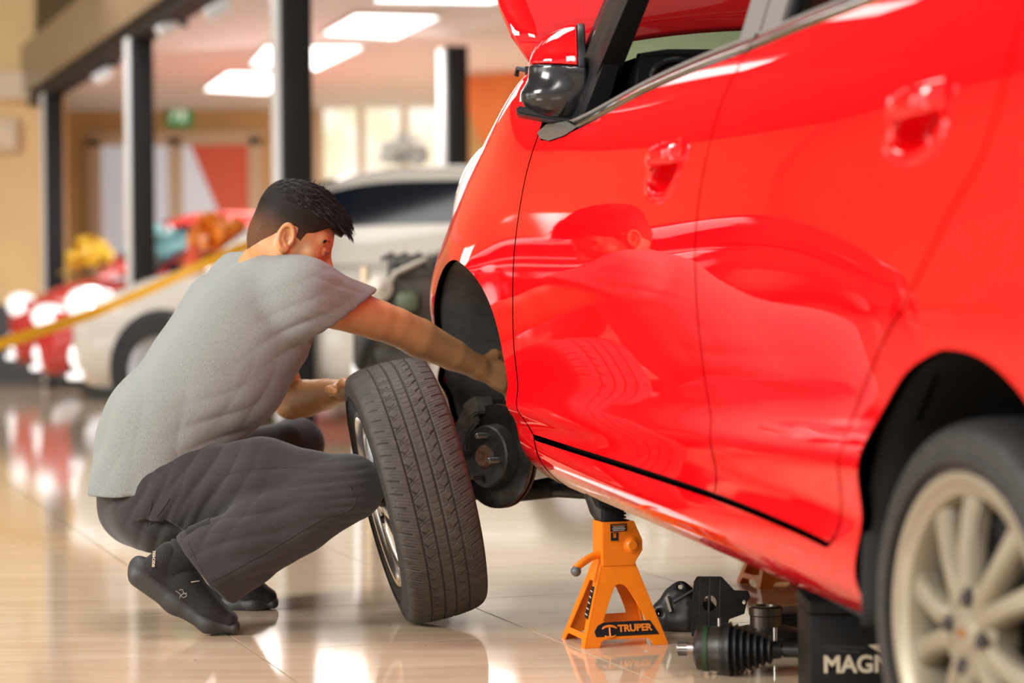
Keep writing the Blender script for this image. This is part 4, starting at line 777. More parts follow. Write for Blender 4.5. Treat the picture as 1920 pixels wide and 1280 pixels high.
# ------------------------------------------------------------------ jack stands and the parts lying under the car
def jack(name, label, C, e1, full=True, top=.320):
    """C: centre of the base on the floor, e1: direction of the front edge"""
    e1 = nrm(e1); e2 = np.array([-e1[1], e1[0], 0]); J = thing(name, label, 'jack stand', C); C = np.array(C, float)
    P = lambda x, y, z: C + e1 * x + e2 * y + np.array([0, 0, z])
    zb, zn = .172, .263
    # each wall leans inwards up to the bend, then the neck is upright
    def face(nm, b0, b1, t0, t1, yb, yt, fn, hole, feet, m=M_JACK):
        def lim(z, b, t): return b + (t - b) * z / zb
        out = [(b0, 0), (b0 + feet, 0), (b0 + feet + .004, .010), (b0 + feet + .012, .016), (b1 - feet - .012, .016), (b1 - feet - .004, .010), (b1 - feet, 0), (b1, 0), (t1, zb), (t0, zb)]
        plate(nm, out, [hole] if hole else [], .0035, lambda x, y, z: fn(x, yb + (yt - yb) * y / zb - z, y), m, J, bev=.0008)
    hole = lambda cx, s, z0, z1: [tuple(p) for p in crom([(cx - .046 * s, z0 + .004), (cx - .038 * s, z0), (cx + .038 * s, z0), (cx + .047 * s, z0 + .006), (cx + .018 * s, z1 - .012), (cx + .004, z1), (cx - .008, z1), (cx - .018 * s, z1 - .012), (cx - .046 * s, z0 + .004)], .006)[:-1]]
    face('front_plate', -.092, .092, -.036, .036, -.084, -.032, lambda x, y, z: P(x, y, z), hole(0, 1, .052, .128), .032)
    face('back_plate', -.092, .092, -.036, .036, -.084, -.032, lambda x, y, z: P(x, -y, z), hole(0, 1, .052, .128), .032)
    for nm, sg in (('left_plate', -1), ('right_plate', 1)):
        face('side_plate', -.084, .084, -.032, .032, .092, .036, lambda x, y, z, sg=sg: P(sg * y, x, z), [(-.052, .028), (.052, .028), (.012, .135), (-.012, .135)], .024)
    # neck: boxed collar with the pawl bulge on one side
    nk = [(-.036, zb - .004), (.036, zb - .004), (.040, zb + .006), (.0545, zb + .028), (.0545, zb + .050), (.036, zn), (-.036, zn)]
    plate('neck', nk, [], .004, lambda x, y, z: P(x, -.032 - z - .004 + .0, y), M_JACK, J, bev=.001); plate('neck', nk, [], .004, lambda x, y, z: P(x, .032 + z + .004, y), M_JACK, J, bev=.001)
    for x in (-.036, .036): box('neck_side', P(x * .96, 0, (zb + zn) / 2), (.004, .066, zn - zb), M_JACK, J, R=Matrix(((e1[0], e2[0], 0), (e1[1], e2[1], 0), (0, 0, 1))))
    box('pawl_cover', P(.0525, 0, zb + .039), (.005, .062, .022), M_JACK, J, R=Matrix(((e1[0], e2[0], 0), (e1[1], e2[1], 0), (0, 0, 1))))
    box('weld_seam', P(0, 0, zb), (.076, .070, .0045), M_JACK, J, R=Matrix(((e1[0], e2[0], 0), (e1[1], e2[1], 0), (0, 0, 1))), bev=.002)
    M0 = basis(-e2, e1, (0, 0, 1), P(.030, -.036, zb + .040))
    lathe('pivot_boss', [(-.002, .0180), (.003, .0172), (.0042, .0135), (.006, .0125), (.0072, .0105), (.008, .0095), (.008, .0001)], M0, M_JACK, J, 24)
    R3 = Matrix(((e1[0], e2[0], 0), (e1[1], e2[1], 0), (0, 0, 1)))
    rt = box('ratchet_post', P(-.003, 0, .255), (.048, .030, .12), M_BLACKP, J, R=R3, bev=.003)
    for q in range(6): box('tooth', P(.023, 0, .27 + .008 * q), (.006, .022, .004), M_BLACKP, rt, R=R3)
    plate('saddle', [(-.034, top - .030), (.026, top - .030), (.030, top - .026), (.030, top - .002), (.026, top + .012), (-.044, top + .018), (-.048, top + .004)], [], .05, lambda x, y, z: P(x, .025 + z, y), M_BLACKP, J, bev=.003)
    pts = crom([P(-.030, -.010, zb + .020), P(-.055, -.018, zb + .016), P(-.085, -.030, zb + .002), P(-.097, -.034, zb - .006)], .01); tube('lever', pts, .0085, M_JACK, J, 10)
    F_ = P(-.097, -.036, zb - .012); bm = bmesh.new(); bmesh.ops.create_uvsphere(bm, u_segments=16, v_segments=10, radius=.0115, matrix=Matrix.Translation(F_)); o = bmo('lever_knob', bm, mat('grey_knob', (.09, .09, .09), .4), J, smooth=True); o['label'] = 'grey ball on the lever end'
    if full:
        # flat print on the front plate
        lean = nrm(e2 * .052 / zb + np.array([0, 0, 1])); fz = nrm(np.cross(e1, lean)); org = lambda x, z, d=.0008: P(x, -.084 + .052 * z / zb, z) + fz * d
        def flat(nm, poly, m, d): plate(nm, poly, [], .0006, lambda x, y, z: org(x, y, d + z), m, J)
        flat('maker_decal', [(-.066, .0225), (.076, .0225), (.058, .052), (-.046, .052), (-.060, .046), (-.069, .034)], M_DECAL, .0012)
        text('maker_lettering', 'TRUPER', basis(e1, lean, fz, org(.022, .0372, .0022)), .0205, M_DECALTXT, J, .0003, .0009, 1.0, 1.05)
        bm = bmesh.new(); cc = org(-.035, .037, .0026)
        add_tube(bm, [Vector(cc + e1 * .018 * math.cos(a) + lean * (.010 * math.sin(a) - .003)) for a in np.linspace(.35, math.pi - .35, 11)], [.0006, .002, .0026, .0028, .003, .003, .003, .0028, .0026, .002, .0006], 6)
        add_tube(bm, [Vector(cc + e1 * .013 * math.cos(a) + lean * (-.011 + .006 * math.sin(a))) for a in np.linspace(-.3, -math.pi + .3, 9)], [.0006, .0016, .0022, .0024, .0026, .0024, .0022, .0016, .0006], 6); add_tube(bm, [Vector(cc + lean * .004), Vector(cc - lean * .016)], .002, 6)
        bmo('maker_emblem', bm, M_DECALTXT, J)
        nf = lambda x, z, d=.0006: P(x, -.036 - .004 - d, z)
        plate('warning_label', [(-.020, zn - .020), (.0175, zn - .020), (.0175, zn - .004), (-.020, zn - .004)], [], .0006, lambda x, y, z: nf(x, y, .0006 - z), M_DECAL, J)
        for q in range(4): box('label_line', nf(-.001, zn - .0075 - .0034 * q, .0012), (.030 - .004 * (q % 2), .0004, .0011), M_LABELTXT if q else M_DECALTXT, J, R=R3)
        plate('clip_mark', [(-.019, zn - .040), (-.002, zn - .040), (-.002, zn - .022), (-.007, zn - .022), (-.007, zn - .034), (-.014, zn - .034), (-.014, zn - .022), (-.019, zn - .022)], [], .0006, lambda x, y, z: nf(x, y, .0006 - z), M_DECAL, J)
        plate('clip_mark', [(-.0125, zn - .0215), (-.0085, zn - .0215), (-.0105, zn - .027)], [], .0006, lambda x, y, z: nf(x, y, .0006 - z), M_DECAL, J)
        sl = lambda y, z, d=.001: P(-(.092 + (.036 - .092) * z / zb) - d - .0042, y, z)
        plate('side_label', [(-.055, .058), (-.030, .062), (-.022, .125), (-.036, .125)], [], .0006, lambda x, y, z: sl(x, y, .0012 + z), M_DECAL, J)
        for q in range(5): a_, b_ = sl(-.049 + .003 * q, .066 + .012 * q, .0022), sl(-.034 + .002 * q, .068 + .012 * q, .0022); tube('label_line', [a_, b_], .0011, M_LABELTXT, J, 5)
    return J
e1 = nrm(np.array([.176, .049, 0])); JC = (.150 + .326) / 2 * 1.0, (4.711 + 4.760) / 2
Cj = np.array([JC[0], JC[1], 0]) + np.array([-e1[1], e1[0], 0]) * .084
jack('jack_stand', 'orange ratchet jack stand with black lettering under the red sill', Cj, e1)
Jb = jack('jack_stand', 'scuffed jack stand half hidden behind the sill, at the far side of the car', (.70, 5.80, 0), e1, full=False, top=.345)
# bracket with a half-moon hole, standing on the floor
def ground(x, y, z=0):
    x, y = un(x, y); Y = (CH - z) * FPX / (y - YH); return np.array([(x - 960) / FPX * Y, Y, z])
bk = thing('engine_bracket', 'black pressed-steel bracket with a round hole, standing behind the drive shaft', 'car part', (.44, 4.86, 0)); YB = 4.86
pt = lambda x, y: at(x, y, YB)[[0, 2]]
outer = [pt(*p) for p in ((1296, 1192), (1293, 1140), (1284, 1130), (1298, 1120), (1300, 1090), (1306, 1080), (1352, 1080), (1376, 1106), (1402, 1107), (1406, 1118), (1400, 1128), (1395, 1150), (1366, 1160), (1360, 1190))]
th_ = np.linspace(0, 2 * math.pi, 18, endpoint=False)
plate('plate', outer, [[pt(1330 + 13 * math.cos(a), 1130 + 15 * math.sin(a)) for a in th_], [pt(1394.5 + 3.6 * math.cos(a), 1128.5 + 4.2 * math.sin(a)) for a in th_[::2]]], .006, lambda x, y, z: (x, YB + z + .10 * max(0, x - .475) + .0, max(.0, y)), M_SHADEGREASE, bk, bev=.001)
for x in (1312, 1330.5, 1350): a_, b_ = at(x, 1082, YB - .003), at(x - 3, 1186, YB - .003); tube('rib', [a_, b_], .0035, M_SHADEGREASE, bk, 6)
lathe('rubber_bush', [(-.03, .001), (-.03, .024), (.03, .024), (.03, .001)], basis((0, 1, 0), (1, 0, 0), (0, 0, -1), at(1322, 1144, YB + .05)), M_BLACKP, bk, 20)
# knuckle casting left of the bracket
kn = thing('steering_knuckle', 'greasy cast steering knuckle with a threaded bolt, beside the orange jack stand', 'car part', (.36, 5.0, 0)); YK = 4.975
K = lambda x, y, d=0: at(x, y, YK + d); F_ = Field(K(1215, 1215) - .06, K(1330, 1080) + .08, .004)
F_.line([K(1237, 1148), K(1262, 1120), K(1276, 1106), K(1292, 1120)], [.017, .020, .016, .022], .02); F_.line([K(1240, 1150), K(1262, 1165), K(1285, 1170), K(1290, 1140)], [.022, .026, .030, .03], .02); F_.line([K(1255, 1165), K(1258, 1195, .02)], [.024, .02], .02); F_.line([K(1290, 1160), K(1300, 1192)], [.03, .022], .02)
F_.cap(K(1275, 1100, -.05), K(1275, 1100, .05), .006, None, .004, True); F_.cap(K(1238, 1148, -.05), K(1238, 1148, .05), .009, None, .004, True)
for a_ in np.linspace(0, 5, 6): F_.ell(K(1250 + 8 * a_, 1140 + 6 * math.sin(a_ * 2)), (.018, .022, .016), None, .014)
V, Q = F_.mesh(); V[:, 2] = np.maximum(V[:, 2], .001); npmesh('casting', relax(V, Q, 1), Q, M_SHADEGREASE, kn)
tube('bolt', [K(1250, 1118, -.03), K(1258, 1146, -.035)], .0062, M_STEEL, kn, 10); tube('rod', [K(1262, 1128, -.03), K(1300, 1106, -.02)], .004, M_STEEL, kn, 8)
# cv drive shaft lying on the floor
sh = thing('drive_shaft', 'oily axle shaft with a ribbed black boot, lying on the floor under the sill', 'car part', (.50, 4.5, 0)); A = ground(1278, 1264) + np.array([0, 0, .030]); Bp = A + nrm(np.array([.97, -.20, 0])) * .5
sx = nrm(Bp - A); szz = np.array([0, 0, 1.0]); SM = basis(sx, np.cross(szz, sx), szz, A + np.array([0, 0, .022]))
lathe('splined_stub', [(-.008, .001), (-.008, .0125), (.012, .0130), (.012, .0115), (.032, .0115)], SM, M_STEEL, sh, 28); 
for k in range(14): a_ = 2 * math.pi * k / 14; tube('spline_tooth', [SM @ Vector((-.007, .013 * math.cos(a_), .013 * math.sin(a_))), SM @ Vector((.011, .013 * math.cos(a_), .013 * math.sin(a_)))], .0016, M_SHADEGREASE, sh, 5)
lathe('joint_cup', [(.026, .001), (.026, .030), (.032, .042), (.074, .044), (.078, .047), (.086, .047), (.086, .001)], SM, M_SHADEGREASE, sh, 36)
o = lathe('green_mark', [(.044, .0442), (.054, .0445)], SM, mat('green_paint_mark', (.012, .040, .010), .6), sh, 36); o['label'] = 'green paint band on the joint'
pr = [(.084, .001), (.084, .050)]
for q in range(7): r0 = .051 - .0042 * q; pr += [(.092 + .013 * q, r0), (.097 + .013 * q, r0 + .003), (.102 + .013 * q, r0 - .007)]
pr += [(.180, .018), (.196, .016), (.196, .001)]; lathe('ribbed_boot', pr, SM, M_BLACKP, sh, 36)
lathe('shaft_bar', [(.18, .0115), (.20, .0115), (.20, .014), (.62, .014), (.62, .001)], SM, M_SHADEGREASE, sh, 20)
# strut top mount
tm = thing('strut_mount', 'oily round strut mount with a raised steel collar, behind the axle shaft', 'car part', (.66, 4.72, 0)); cM = at(1436, 1205, 4.72); cM[2] = 0; VM = basis((0, 0, 1), (1, 0, 0), (0, 1, 0), cM)
lathe('flange', [(.012, .001), (.012, .128), (.020, .132), (.024, .120), (.024, .001)], VM, M_SHADEGREASE, tm, 40); lathe('dish', [(.024, .095), (.034, .080), (.042, .050), (.042, .001)], VM, M_SHADEGREASE, tm, 40)
lathe('collar', [(.040, .034), (.066, .034), (.068, .036), (.084, .036), (.087, .032), (.087, .022), (.075, .020), (.075, .001)], VM, mat('oily_collar_steel', (.10, .085, .07), .3, metal=.9), tm, 36)
for k in range(3): a_ = .6 + 2.09 * k; lathe('stud', [(.0, .005), (.055, .005), (.055, .001)], basis((0, 0, 1), (1, 0, 0), (0, 1, 0), cM + np.array([.105 * math.cos(a_), .105 * math.sin(a_), 0])), M_STEEL, tm, 10)
pl_ = thing('splash_guard', 'flat black splash guard lying behind the strut mount', 'car part', (.70, 5.0, 0)); box('sheet', (.80, 5.02, .030), (.52, .16, .010), M_SHADEGREASE, pl_, bev=.003); box('flange', (.80, 4.95, .018), (.5, .012, .034), M_SHADEGREASE, pl_, bev=.002); tube('bolt', [(.87, 5.0, .034), (.87, 5.0, .052)], .008, M_SHADEGREASE, pl_, 8)
# battery
bt = thing('car_battery', 'black car battery with pale lettering, on the floor behind the rear wheel', 'battery', (.66, 4.0, 0)); YQ = 3.93; q0 = at(1517, 1150, YQ)
box('case', (q0[0] + .125, YQ + .085, .088), (.25, .17, .172), mat('black_battery_case', (.006, .006, .006), .5, spec=.25), bt, bev=.006); box('lid', (q0[0] + .125, YQ + .085, .187), (.254, .174, .026), mat('black_battery_lid', (.005, .005, .005), .5, spec=.25), bt, bev=.006)
lathe('terminal', [(.0, .010), (.022, .009), (.022, .001)], basis((0, 0, 1), (1, 0, 0), (0, 1, 0), (q0[0] + .05, YQ + .05, .2)), M_STEEL, bt, 14); tube('terminal_cable', [(q0[0] + .05, YQ + .05, .215), (q0[0] + .055, YQ + .08, .245), (q0[0] + .03, YQ + .16, .24)], .012, M_BLACKP, bt, 8)
lab = at(1552, 1247, YQ); M_PALE = mat('pale_gold_print', (.60, .52, .38), .5)
text('battery_lettering', 'MAGN', basis((1, 0, 0), (0, 0, 1), (0, -1, 0), (lab[0] + .052, YQ - .001, at(1600, 1246, YQ)[2])), .042, M_PALE, bt, .0004, .0012, 1.0, .98)
for x0, y0, x1, y1 in ((1543, 1211, 1622, 1214), (1550, 1218, 1612, 1222)): tube('print_line', [at(x0, y0, YQ - .001), at(x1, y1, YQ - .001)], .0009, mat('dull_print', (.08, .075, .07), .5), bt, 5)
plate('print_flash', [at(x, y, YQ)[[0, 2]] for x, y in ((1627, 1209), (1650, 1207), (1650, 1224))], [], .0008, lambda x, y, z: (x, YQ - .0015 - z, y), M_PALE, bt)
# ------------------------------------------------------------------ the squatting man
man = thing('person', 'squatting man in a grey t-shirt, dark grey trousers and black trainers, reaching to the hub', 'person', (-.72, 5.15, 0))
A_ = at
RD = nrm((.42, -.91, 0)); FD = nrm((.91, .42, 0))            # his right (towards the camera) and his facing direction
hips, waist, mid, chest, shl, nck = A_(300, 905, 5.28), A_(335, 805, 5.27), A_(412, 690, 5.26), A_(466, 600, 5.26), A_(505, 540, 5.27), A_(510, 500, 5.27)
rsh, lsh = A_(570, 552, 5.13), A_(446, 545, 5.45); rel, rwr = A_(742, 612, 5.26), A_(893, 687, 5.40); lel, lwr = A_(545, 752, 5.62), A_(640, 733, 5.37)
rhip, rkn, ran = A_(335, 905, 5.16), A_(655, 914, 4.985), A_(338, 1052, 4.99); lhip, lkn, lan = A_(370, 890, 5.42), A_(556, 832, 5.72), A_(405, 1075, 5.44)
# head frame
yaw, pit = math.radians(7), math.radians(28); HF = np.array([math.cos(pit) * math.cos(yaw), math.cos(pit) * math.sin(yaw), -math.sin(pit)]); HR = np.array([math.sin(yaw), -math.cos(yaw), 0]); HU = np.cross(HR, HF)
HCt = A_(551, 436, 5.24); hd = lambda f, r, u: HCt + HF * f + HR * r + HU * u; HMX = np.array([HF, HR, HU])
def hand(F_, wr, d, nrm_, side, curl, spread=.16, size=1.0, thumb=.9):
    """palm and five fingers; d: wrist to knuckles, nrm_: back of the hand, side: towards the thumb"""
    d = nrm(d); nb = nrm(np.array(nrm_) - d * np.dot(nrm_, d)); sd = nrm(np.array(side) - d * np.dot(side, d) - nb * np.dot(side, nb)); wr = np.array(wr)
    k = wr + d * .085 * size; F_.slab(wr + d * .005, wr + d * .078 * size, sd, .027, .040 * size, .016, .0135, .02)
    for i, (off, ln, r) in enumerate(((.031, .072, .0088), (.0105, .080, .0092), (-.0105, .074, .0086), (-.031, .058, .0076))):
        p = wr + d * (.078 - (.006 if i == 3 else 0)) * size + sd * off * size; dd = nrm(d + sd * spread * (1.5 - i) * .5); pts = [p - d * .02, p]; bend = 0
        for s_, c_ in zip((.45, .31, .24), curl): bend += c_; pts.append(pts[-1] + (dd * math.cos(bend) - nb * math.sin(bend)) * ln * s_ * size)
        F_.line(pts, [r * 1.05, r * 1.08, r, r * .93, r * .82], .006)
    t0 = wr + d * .022 + sd * .024; t1 = t0 + nrm(d * .6 + sd * .75 - nb * .15) * .040; t2 = t1 + nrm(d * .9 + sd * .35 - nb * .25 * thumb) * .032; t3 = t2 + nrm(d * .95 + sd * .1 - nb * .45 * thumb) * .025
    F_.line([t0, t1, t2, t3], [.015, .0125, .0105, .0085], .008)
B = Field((-.98, 4.78, .05), (.02, 5.92, 1.0), .0046)
def torso(F_, g, k=.05):
    F_.slab(hips, waist, RD, .155 + g, .150 + g, .108 + g, .100 + g, k); F_.slab(waist, mid, RD, .150 + g, .165 + g, .100 + g, .112 + g, k); F_.slab(mid, chest, RD, .165 + g, .180 + g, .112 + g, .118 + g, k); F_.slab(chest, shl, RD, .180 + g, .150 + g, .118 + g, .075 + g, k)
torso(B, 0); B.line([shl + (rsh - shl) * .4, rsh], [.07, .058], .05); B.line([shl + (lsh - shl) * .4, lsh], [.07, .058], .05)
def arm(F_, s, e, w, bulge):
    u = nrm(e - s); f = nrm(w - e); F_.line([s, s + (e - s) * .35, s + (e - s) * .8, e], [.058, .054, .047, .0455], .006); F_.line([e, e + (w - e) * .28, e + (w - e) * .7, w], [.0445, .0470, .038, .0285], .006)
arm(B, rsh, rel, rwr, 0); arm(B, lsh, lel, lwr, 0); B.ell(rel + np.array([-.002, -.022, .004]), (.02, .016, .018), None, .02)
hand(B, rwr, A_(940, 706, 5.43) - rwr, (.05, -.85, .45), (.1, .5, .8), (.30, .5, .4)); hand(B, lwr, A_(675, 708, 5.28) - lwr, (-.25, .25, .9), (.0, -.9, .2), (.5, .45, .3))
for h_, k_2, a_2 in ((rhip, rkn, ran), (lhip, lkn, lan)): B.line([h_, k_2], [.080, .052], .04); B.line([k_2, k_2 + (a_2 - k_2) * .3, k_2 + (a_2 - k_2) * .92], [.050, .053, .034], .006)
B.line([shl, nck, A_(528, 470, 5.25)], [.075, .062, .058], .04)
V, Q = B.mesh(); V = relax(V, Q, 2)
Hd = Field(HCt - .175, HCt + .175, .0023)
E_, C_ = Hd.ell, Hd.cap
E_(hd(-.010, 0, .022), (.094, .073, .090), HMX, .03); E_(hd(.032, 0, -.020), (.060, .061, .085), HMX, .03); E_(hd(.036, 0, -.070), (.055, .052, .045), HMX, .03)
C_(hd(.070, .016, -.101), hd(.070, -.016, -.101), .017, None, .025); C_(hd(.0, .052, -.070), hd(.062, .024, -.100), .018, .016, .025); C_(hd(.0, -.052, -.070), hd(.062, -.024, -.100), .018, .016, .025)
for sg in (1, -1):
    C_(hd(.076, sg * .012, .012), hd(.066, sg * .046, .014), .014, .012, .015); C_(hd(.058, sg * .050, -.030), hd(.066, sg * .034, -.036), .020, .016, .025)
    E_(hd(.096, sg * .033, -.010), (.016, .020, .011), HMX, .014, True)
    E_(hd(.074, sg * .032, -.011), (.0165, .0175, .0125), HMX, .006); C_(hd(.0890, sg * .020, -.0045), hd(.0825, sg * .047, -.0055), .0052, .0042, .005); C_(hd(.087, sg * .020, -.0175), hd(.082, sg * .046, -.0165), .0045, .0038, .006)
    C_(hd(.0905, sg * .022, -.0095), hd(.086, sg * .042, -.010), .0030, None, .003, True)
    E_(hd(.099, sg * .0135, -.044), (.012, .0085, .009), HMX, .009)
    C_(hd(.086, 0, -.066), hd(.079, sg * .024, -.069), .0085, .004, .008); C_(hd(.084, 0, -.078), hd(.077, sg * .021, -.075), .0088, .004, .008); C_(hd(.0955, 0, -.0715), hd(.081, sg * .024, -.0715), .0016, None, .003, True)
    # ear: shell, rim, bowl and lobe
    R_ = np.array([nrm(HF + HU * .25), HR, nrm(HU - HF * .25)]); ec = hd(-.012, sg * .076, -.022)
    E_(ec, (.0165, .007, .030), R_, .010); rimp = [ec + R_[0] * (.0165 * math.cos(t)) + R_[2] * (.029 * math.sin(t)) + HR * sg * .0075 for t in np.linspace(.1, 1.5 * math.pi, 14)]; rimp = [ec + R_[0] * (.0165 * math.cos(t)) + R_[2] * (.030 * math.sin(t) + (.0)) + HR * sg * .008 for t in np.linspace(-.2, 1.45 * math.pi, 16)]
    Hd.line(rimp, [.0042] * 16, .005); E_(ec + HR * sg * .009 + R_[0] * .003 - R_[2] * .003, (.0085, .0075, .014), R_, .005, True); E_(ec + R_[2] * -.027 + R_[0] * .003 + HR * sg * .003, (.009, .0065, .010), HMX, .006); C_(ec + R_[0] * .014 + R_[2] * -.004 + HR * sg * .004, ec + R_[0] * .013 + R_[2] * -.012 + HR * sg * .004, .005, None, .005)
    Hd.line([ec + R_[0] * -.006 + R_[2] * .012 + HR * sg * .006, ec + R_[0] * -.007 + R_[2] * -.006 + HR * sg * .006, ec + R_[0] * .003 + R_[2] * -.016 + HR * sg * .006], [.003, .0035, .003], .004)
C_(hd(.084, 0, .002), hd(.110, 0, -.034), .0080, .0100, .014); E_(hd(.111, 0, -.040), (.0105, .0100, .0085), HMX, .008)
Hd.line([hd(-.032, 0, -.05), A_(523, 478, 5.255), A_(512, 505, 5.27)], [.055, .056, .062], .04)
V2, Q2 = Hd.mesh(); V2 = relax(V2, Q2, 1)
npmesh('body', np.concatenate([V, V2]), np.concatenate([Q, Q2 + len(V)]), M_SKIN, man)
for sg in (1, -1):
    bm = bmesh.new(); bmesh.ops.create_uvsphere(bm, u_segments=20, v_segments=14, radius=.0118, matrix=Matrix.Translation(hd(.0795, sg * .032, -.0105))); e = bmo('eye', bm, M_EYE, man, smooth=True)
    bm = bmesh.new(); g = nrm(HF * .93 - HU * .32); bmesh.ops.create_uvsphere(bm, u_segments=14, v_segments=10, radius=.0056, matrix=Matrix.Translation(hd(.0795, sg * .032, -.0105) + g * .0072)); bmo('iris', bm, M_IRIS, e, smooth=True)
    bm = bmesh.new(); rs_ = random.Random(3)
    for q in range(150):
        t = (q % 60) / 59; th2 = math.radians(8 + 58 * t); p = hd(.076 - .010 * t, sg * (.012 + .034 * t), .010 + .005 * math.sin(t * 2.8)) + (HF * math.cos(th2) + HR * sg * math.sin(th2)) * (.0172 - .0015 * t); d_ = HR * sg * .8 + HU * (.4 - .8 * t) - HF * (.2 + .4 * t); p = p + HU * rs_.uniform(-.0035, .0035)
        add_tube(bm, [p - HF * .001, p + nrm(d_) * .007 + HF * .0004], [.0010, .0004], 4)
    o = bmo('eyebrow', bm, M_HAIR, man); o['label'] = 'dark eyebrow'; o['kind'] = 'stuff'
    bm = bmesh.new(); add_tube(bm, [hd(.0935 - .0065 * t - .004 * t * t, sg * (.021 + .025 * t), -.0085 - .0012 * t + .002 * math.sin(3.1 * t)) for t in np.linspace(0, 1, 12)], [.0004 + .0009 * math.sin(math.pi * t) for t in np.linspace(0.05, .95, 12)], 6)
    o = bmo('eyelash', bm, M_HAIR, man); o['kind'] = 'stuff'
# hair: long on top, cropped sides
Hr = Field(HCt - .16, HCt + .17, .0026)
Hr.ell(hd(-.010, 0, .022), (.0975, .0768, .0935), HMX, .03); Hr.ell(hd(.032, 0, -.020), (.0635, .0645, .0885), HMX, .03); Hr.ell(hd(.036, 0, -.070), (.0585, .0555, .0485), HMX, .03); Hr.line([hd(-.032, 0, -.05), A_(523, 478, 5.255), A_(512, 505, 5.27)], [.0588, .0598, .066], .04); Hr.cap(hd(.0, .052, -.070), hd(.062, .024, -.100), .0215, .02, .025); Hr.cap(hd(.0, -.052, -.070), hd(.062, -.024, -.100), .0215, .02, .025); Hr.ell(hd(.000, 0, .046), (.100, .072, .070), HMX, .02); Hr.ell(hd(.050, 0, .060), (.045, .054, .032), HMX, .03); Hr.line([hd(.068, .04, .052), hd(.080, .02, .049), hd(.080, -.02, .049), hd(.068, -.04, .052)], [.013, .014, .014, .013], .02)
Hr.ell(hd(-.070, 0, -.025), (.030, .052, .045), HMX, .02)
def keep(X, Y, Z):
    f = (X - HCt[0]) * HF[0] + (Y - HCt[1]) * HF[1] + (Z - HCt[2]) * HF[2]; u = (X - HCt[0]) * HU[0] + (Y - HCt[1]) * HU[1] + (Z - HCt[2]) * HU[2]; r = np.abs((X - HCt[0]) * HR[0] + (Y - HCt[1]) * HR[1] + (Z - HCt[2]) * HR[2])
    # hairline height as a function of f: nape, above the ear, sideburn, temple, forehead
    hl_ = np.interp(f, [-.12, -.079, -.0587, -.036, -.028, -.022, .002, .006, .024, .028, .0415, .054, .068, .12], [-.10, -.088, -.056, -.027, -.010, .008, .010, -.012, -.018, .008, .016, .030, .046, .038]).astype(np.float32); hl_ = hl_ + np.where(r < .045, np.where(f > .04, np.float32(.0), 0), 0)
    return (hl_ - u) * .8
Hr._op(keep, Hr.lo, Hr.lo + Hr.h * Hr.n, lambda F, d: np.maximum(F, d))
V, Q = Hr.mesh(); V = relax(V, Q, 2); N = vnormals(V, Q); L3 = V - HCt; f_, r_, u_ = L3 @ HF, L3 @ HR, L3 @ HU
top = SS(u_, .045, .085); ang = np.arctan2(r_, u_ + .02); strand = np.sin(f_ * 60 + ang * 46 + 2 * np.sin(f_ * 90)) * .5 + np.sin(ang * 95 - f_ * 120) * .5
V = V + N * (top * (.003 + .0030 * strand))[:, None] - N * ((1 - top) * .003 * SS(u_, .06, -.02))[:, None]
hair = npmesh('hair', V, Q, M_HAIR, man); fa_ = hair.data.attributes.new('fade', 'FLOAT', 'POINT'); fa_.data.foreach_set('value', (1 - SS(u_, -.045, .035)).astype(np.float32))
bm = bmesh.new(); rs_ = random.Random(11); Vt = V[(top > .25)]; Nt = N[(top > .25)]
for q in range(1500):
    i = rs_.randrange(len(Vt)); p, n_ = Vt[i], Nt[i]; fq = (p - HCt) @ HF; fl = nrm(HF * .95 - HU * (.12 + .5 * max(0, fq) / .1) + HR * rs_.uniform(-.35, .35)); L_ = rs_.uniform(.012, .026) * (1.25 if fq > .05 else 1); lift = rs_.uniform(.1, .42)
    add_tube(bm, [p - n_ * .003, p + (fl + n_ * lift) * L_ * .5, p + (fl * 1.1 + n_ * lift * .4) * L_], [.0016, .0013, .0002], 4, cap=False)
for q in range(90):
    i = rs_.randrange(len(Vt)); p, n_ = Vt[i], Nt[i]; fq = (p - HCt) @ HF
    if not (-.03 < fq < .03) or n_ @ HU < .8: continue
    add_tube(bm, [p - n_ * .003, p + (n_ * .9 + HF * rs_.uniform(-.2, .3) + HR * rs_.uniform(-.3, .3)) * rs_.uniform(.010, .018)], [.0015, .0003], 4, cap=False)
o = bmo('hair_strand', bm, M_HAIR, man); o['kind'] = 'stuff'; o['label'] = 'short loose strands on top of the hair'
# t-shirt
def folds(V, N, amp, fs):
    d = np.zeros(len(V))
    for P, D, wl, rad, a in fs:   # folds radiating along D around P
        D = nrm(D); r = V - np.array(P); al = r @ D; ac = r - np.outer(al, D); s_ = nrm(np.cross(D, (0, 1, 0))); c = ac @ s_; w = np.exp(-(np.linalg.norm(r, axis=1) / rad) ** 2); ph_ = c * math.pi / wl + 3 * al + .8 * np.sin(al * 18); d += a * w * (1.25 * np.abs(np.cos(ph_)) ** .8 - .8) * 1.5
    n1 = np.sin(V[:, 0] * 31 + V[:, 2] * 17 + 2 * np.sin(V[:, 1] * 15)) * np.sin(V[:, 2] * 27 - V[:, 0] * 9 + V[:, 1] * 12)
    return V + N * (d + amp * n1)[:, None]
T = Field((-1.0, 4.85, .28), (-.05, 5.75, 1.0), .0052)
sh0 = hips + np.array([-.035, 0, -.01])
T.slab(sh0 + (hips - waist) * .22, waist + np.array([-.02, 0, 0]), RD, .200, .190, .150, .140, .05); T.slab(waist + np.array([-.02, 0, 0]), mid, RD, .190, .192, .140, .140, .05); T.slab(mid, chest, RD, .192, .196, .140, .134, .05); T.slab(chest, shl + np.array([-.005, 0, -.012]), RD, .196, .165, .134, .078, .05)
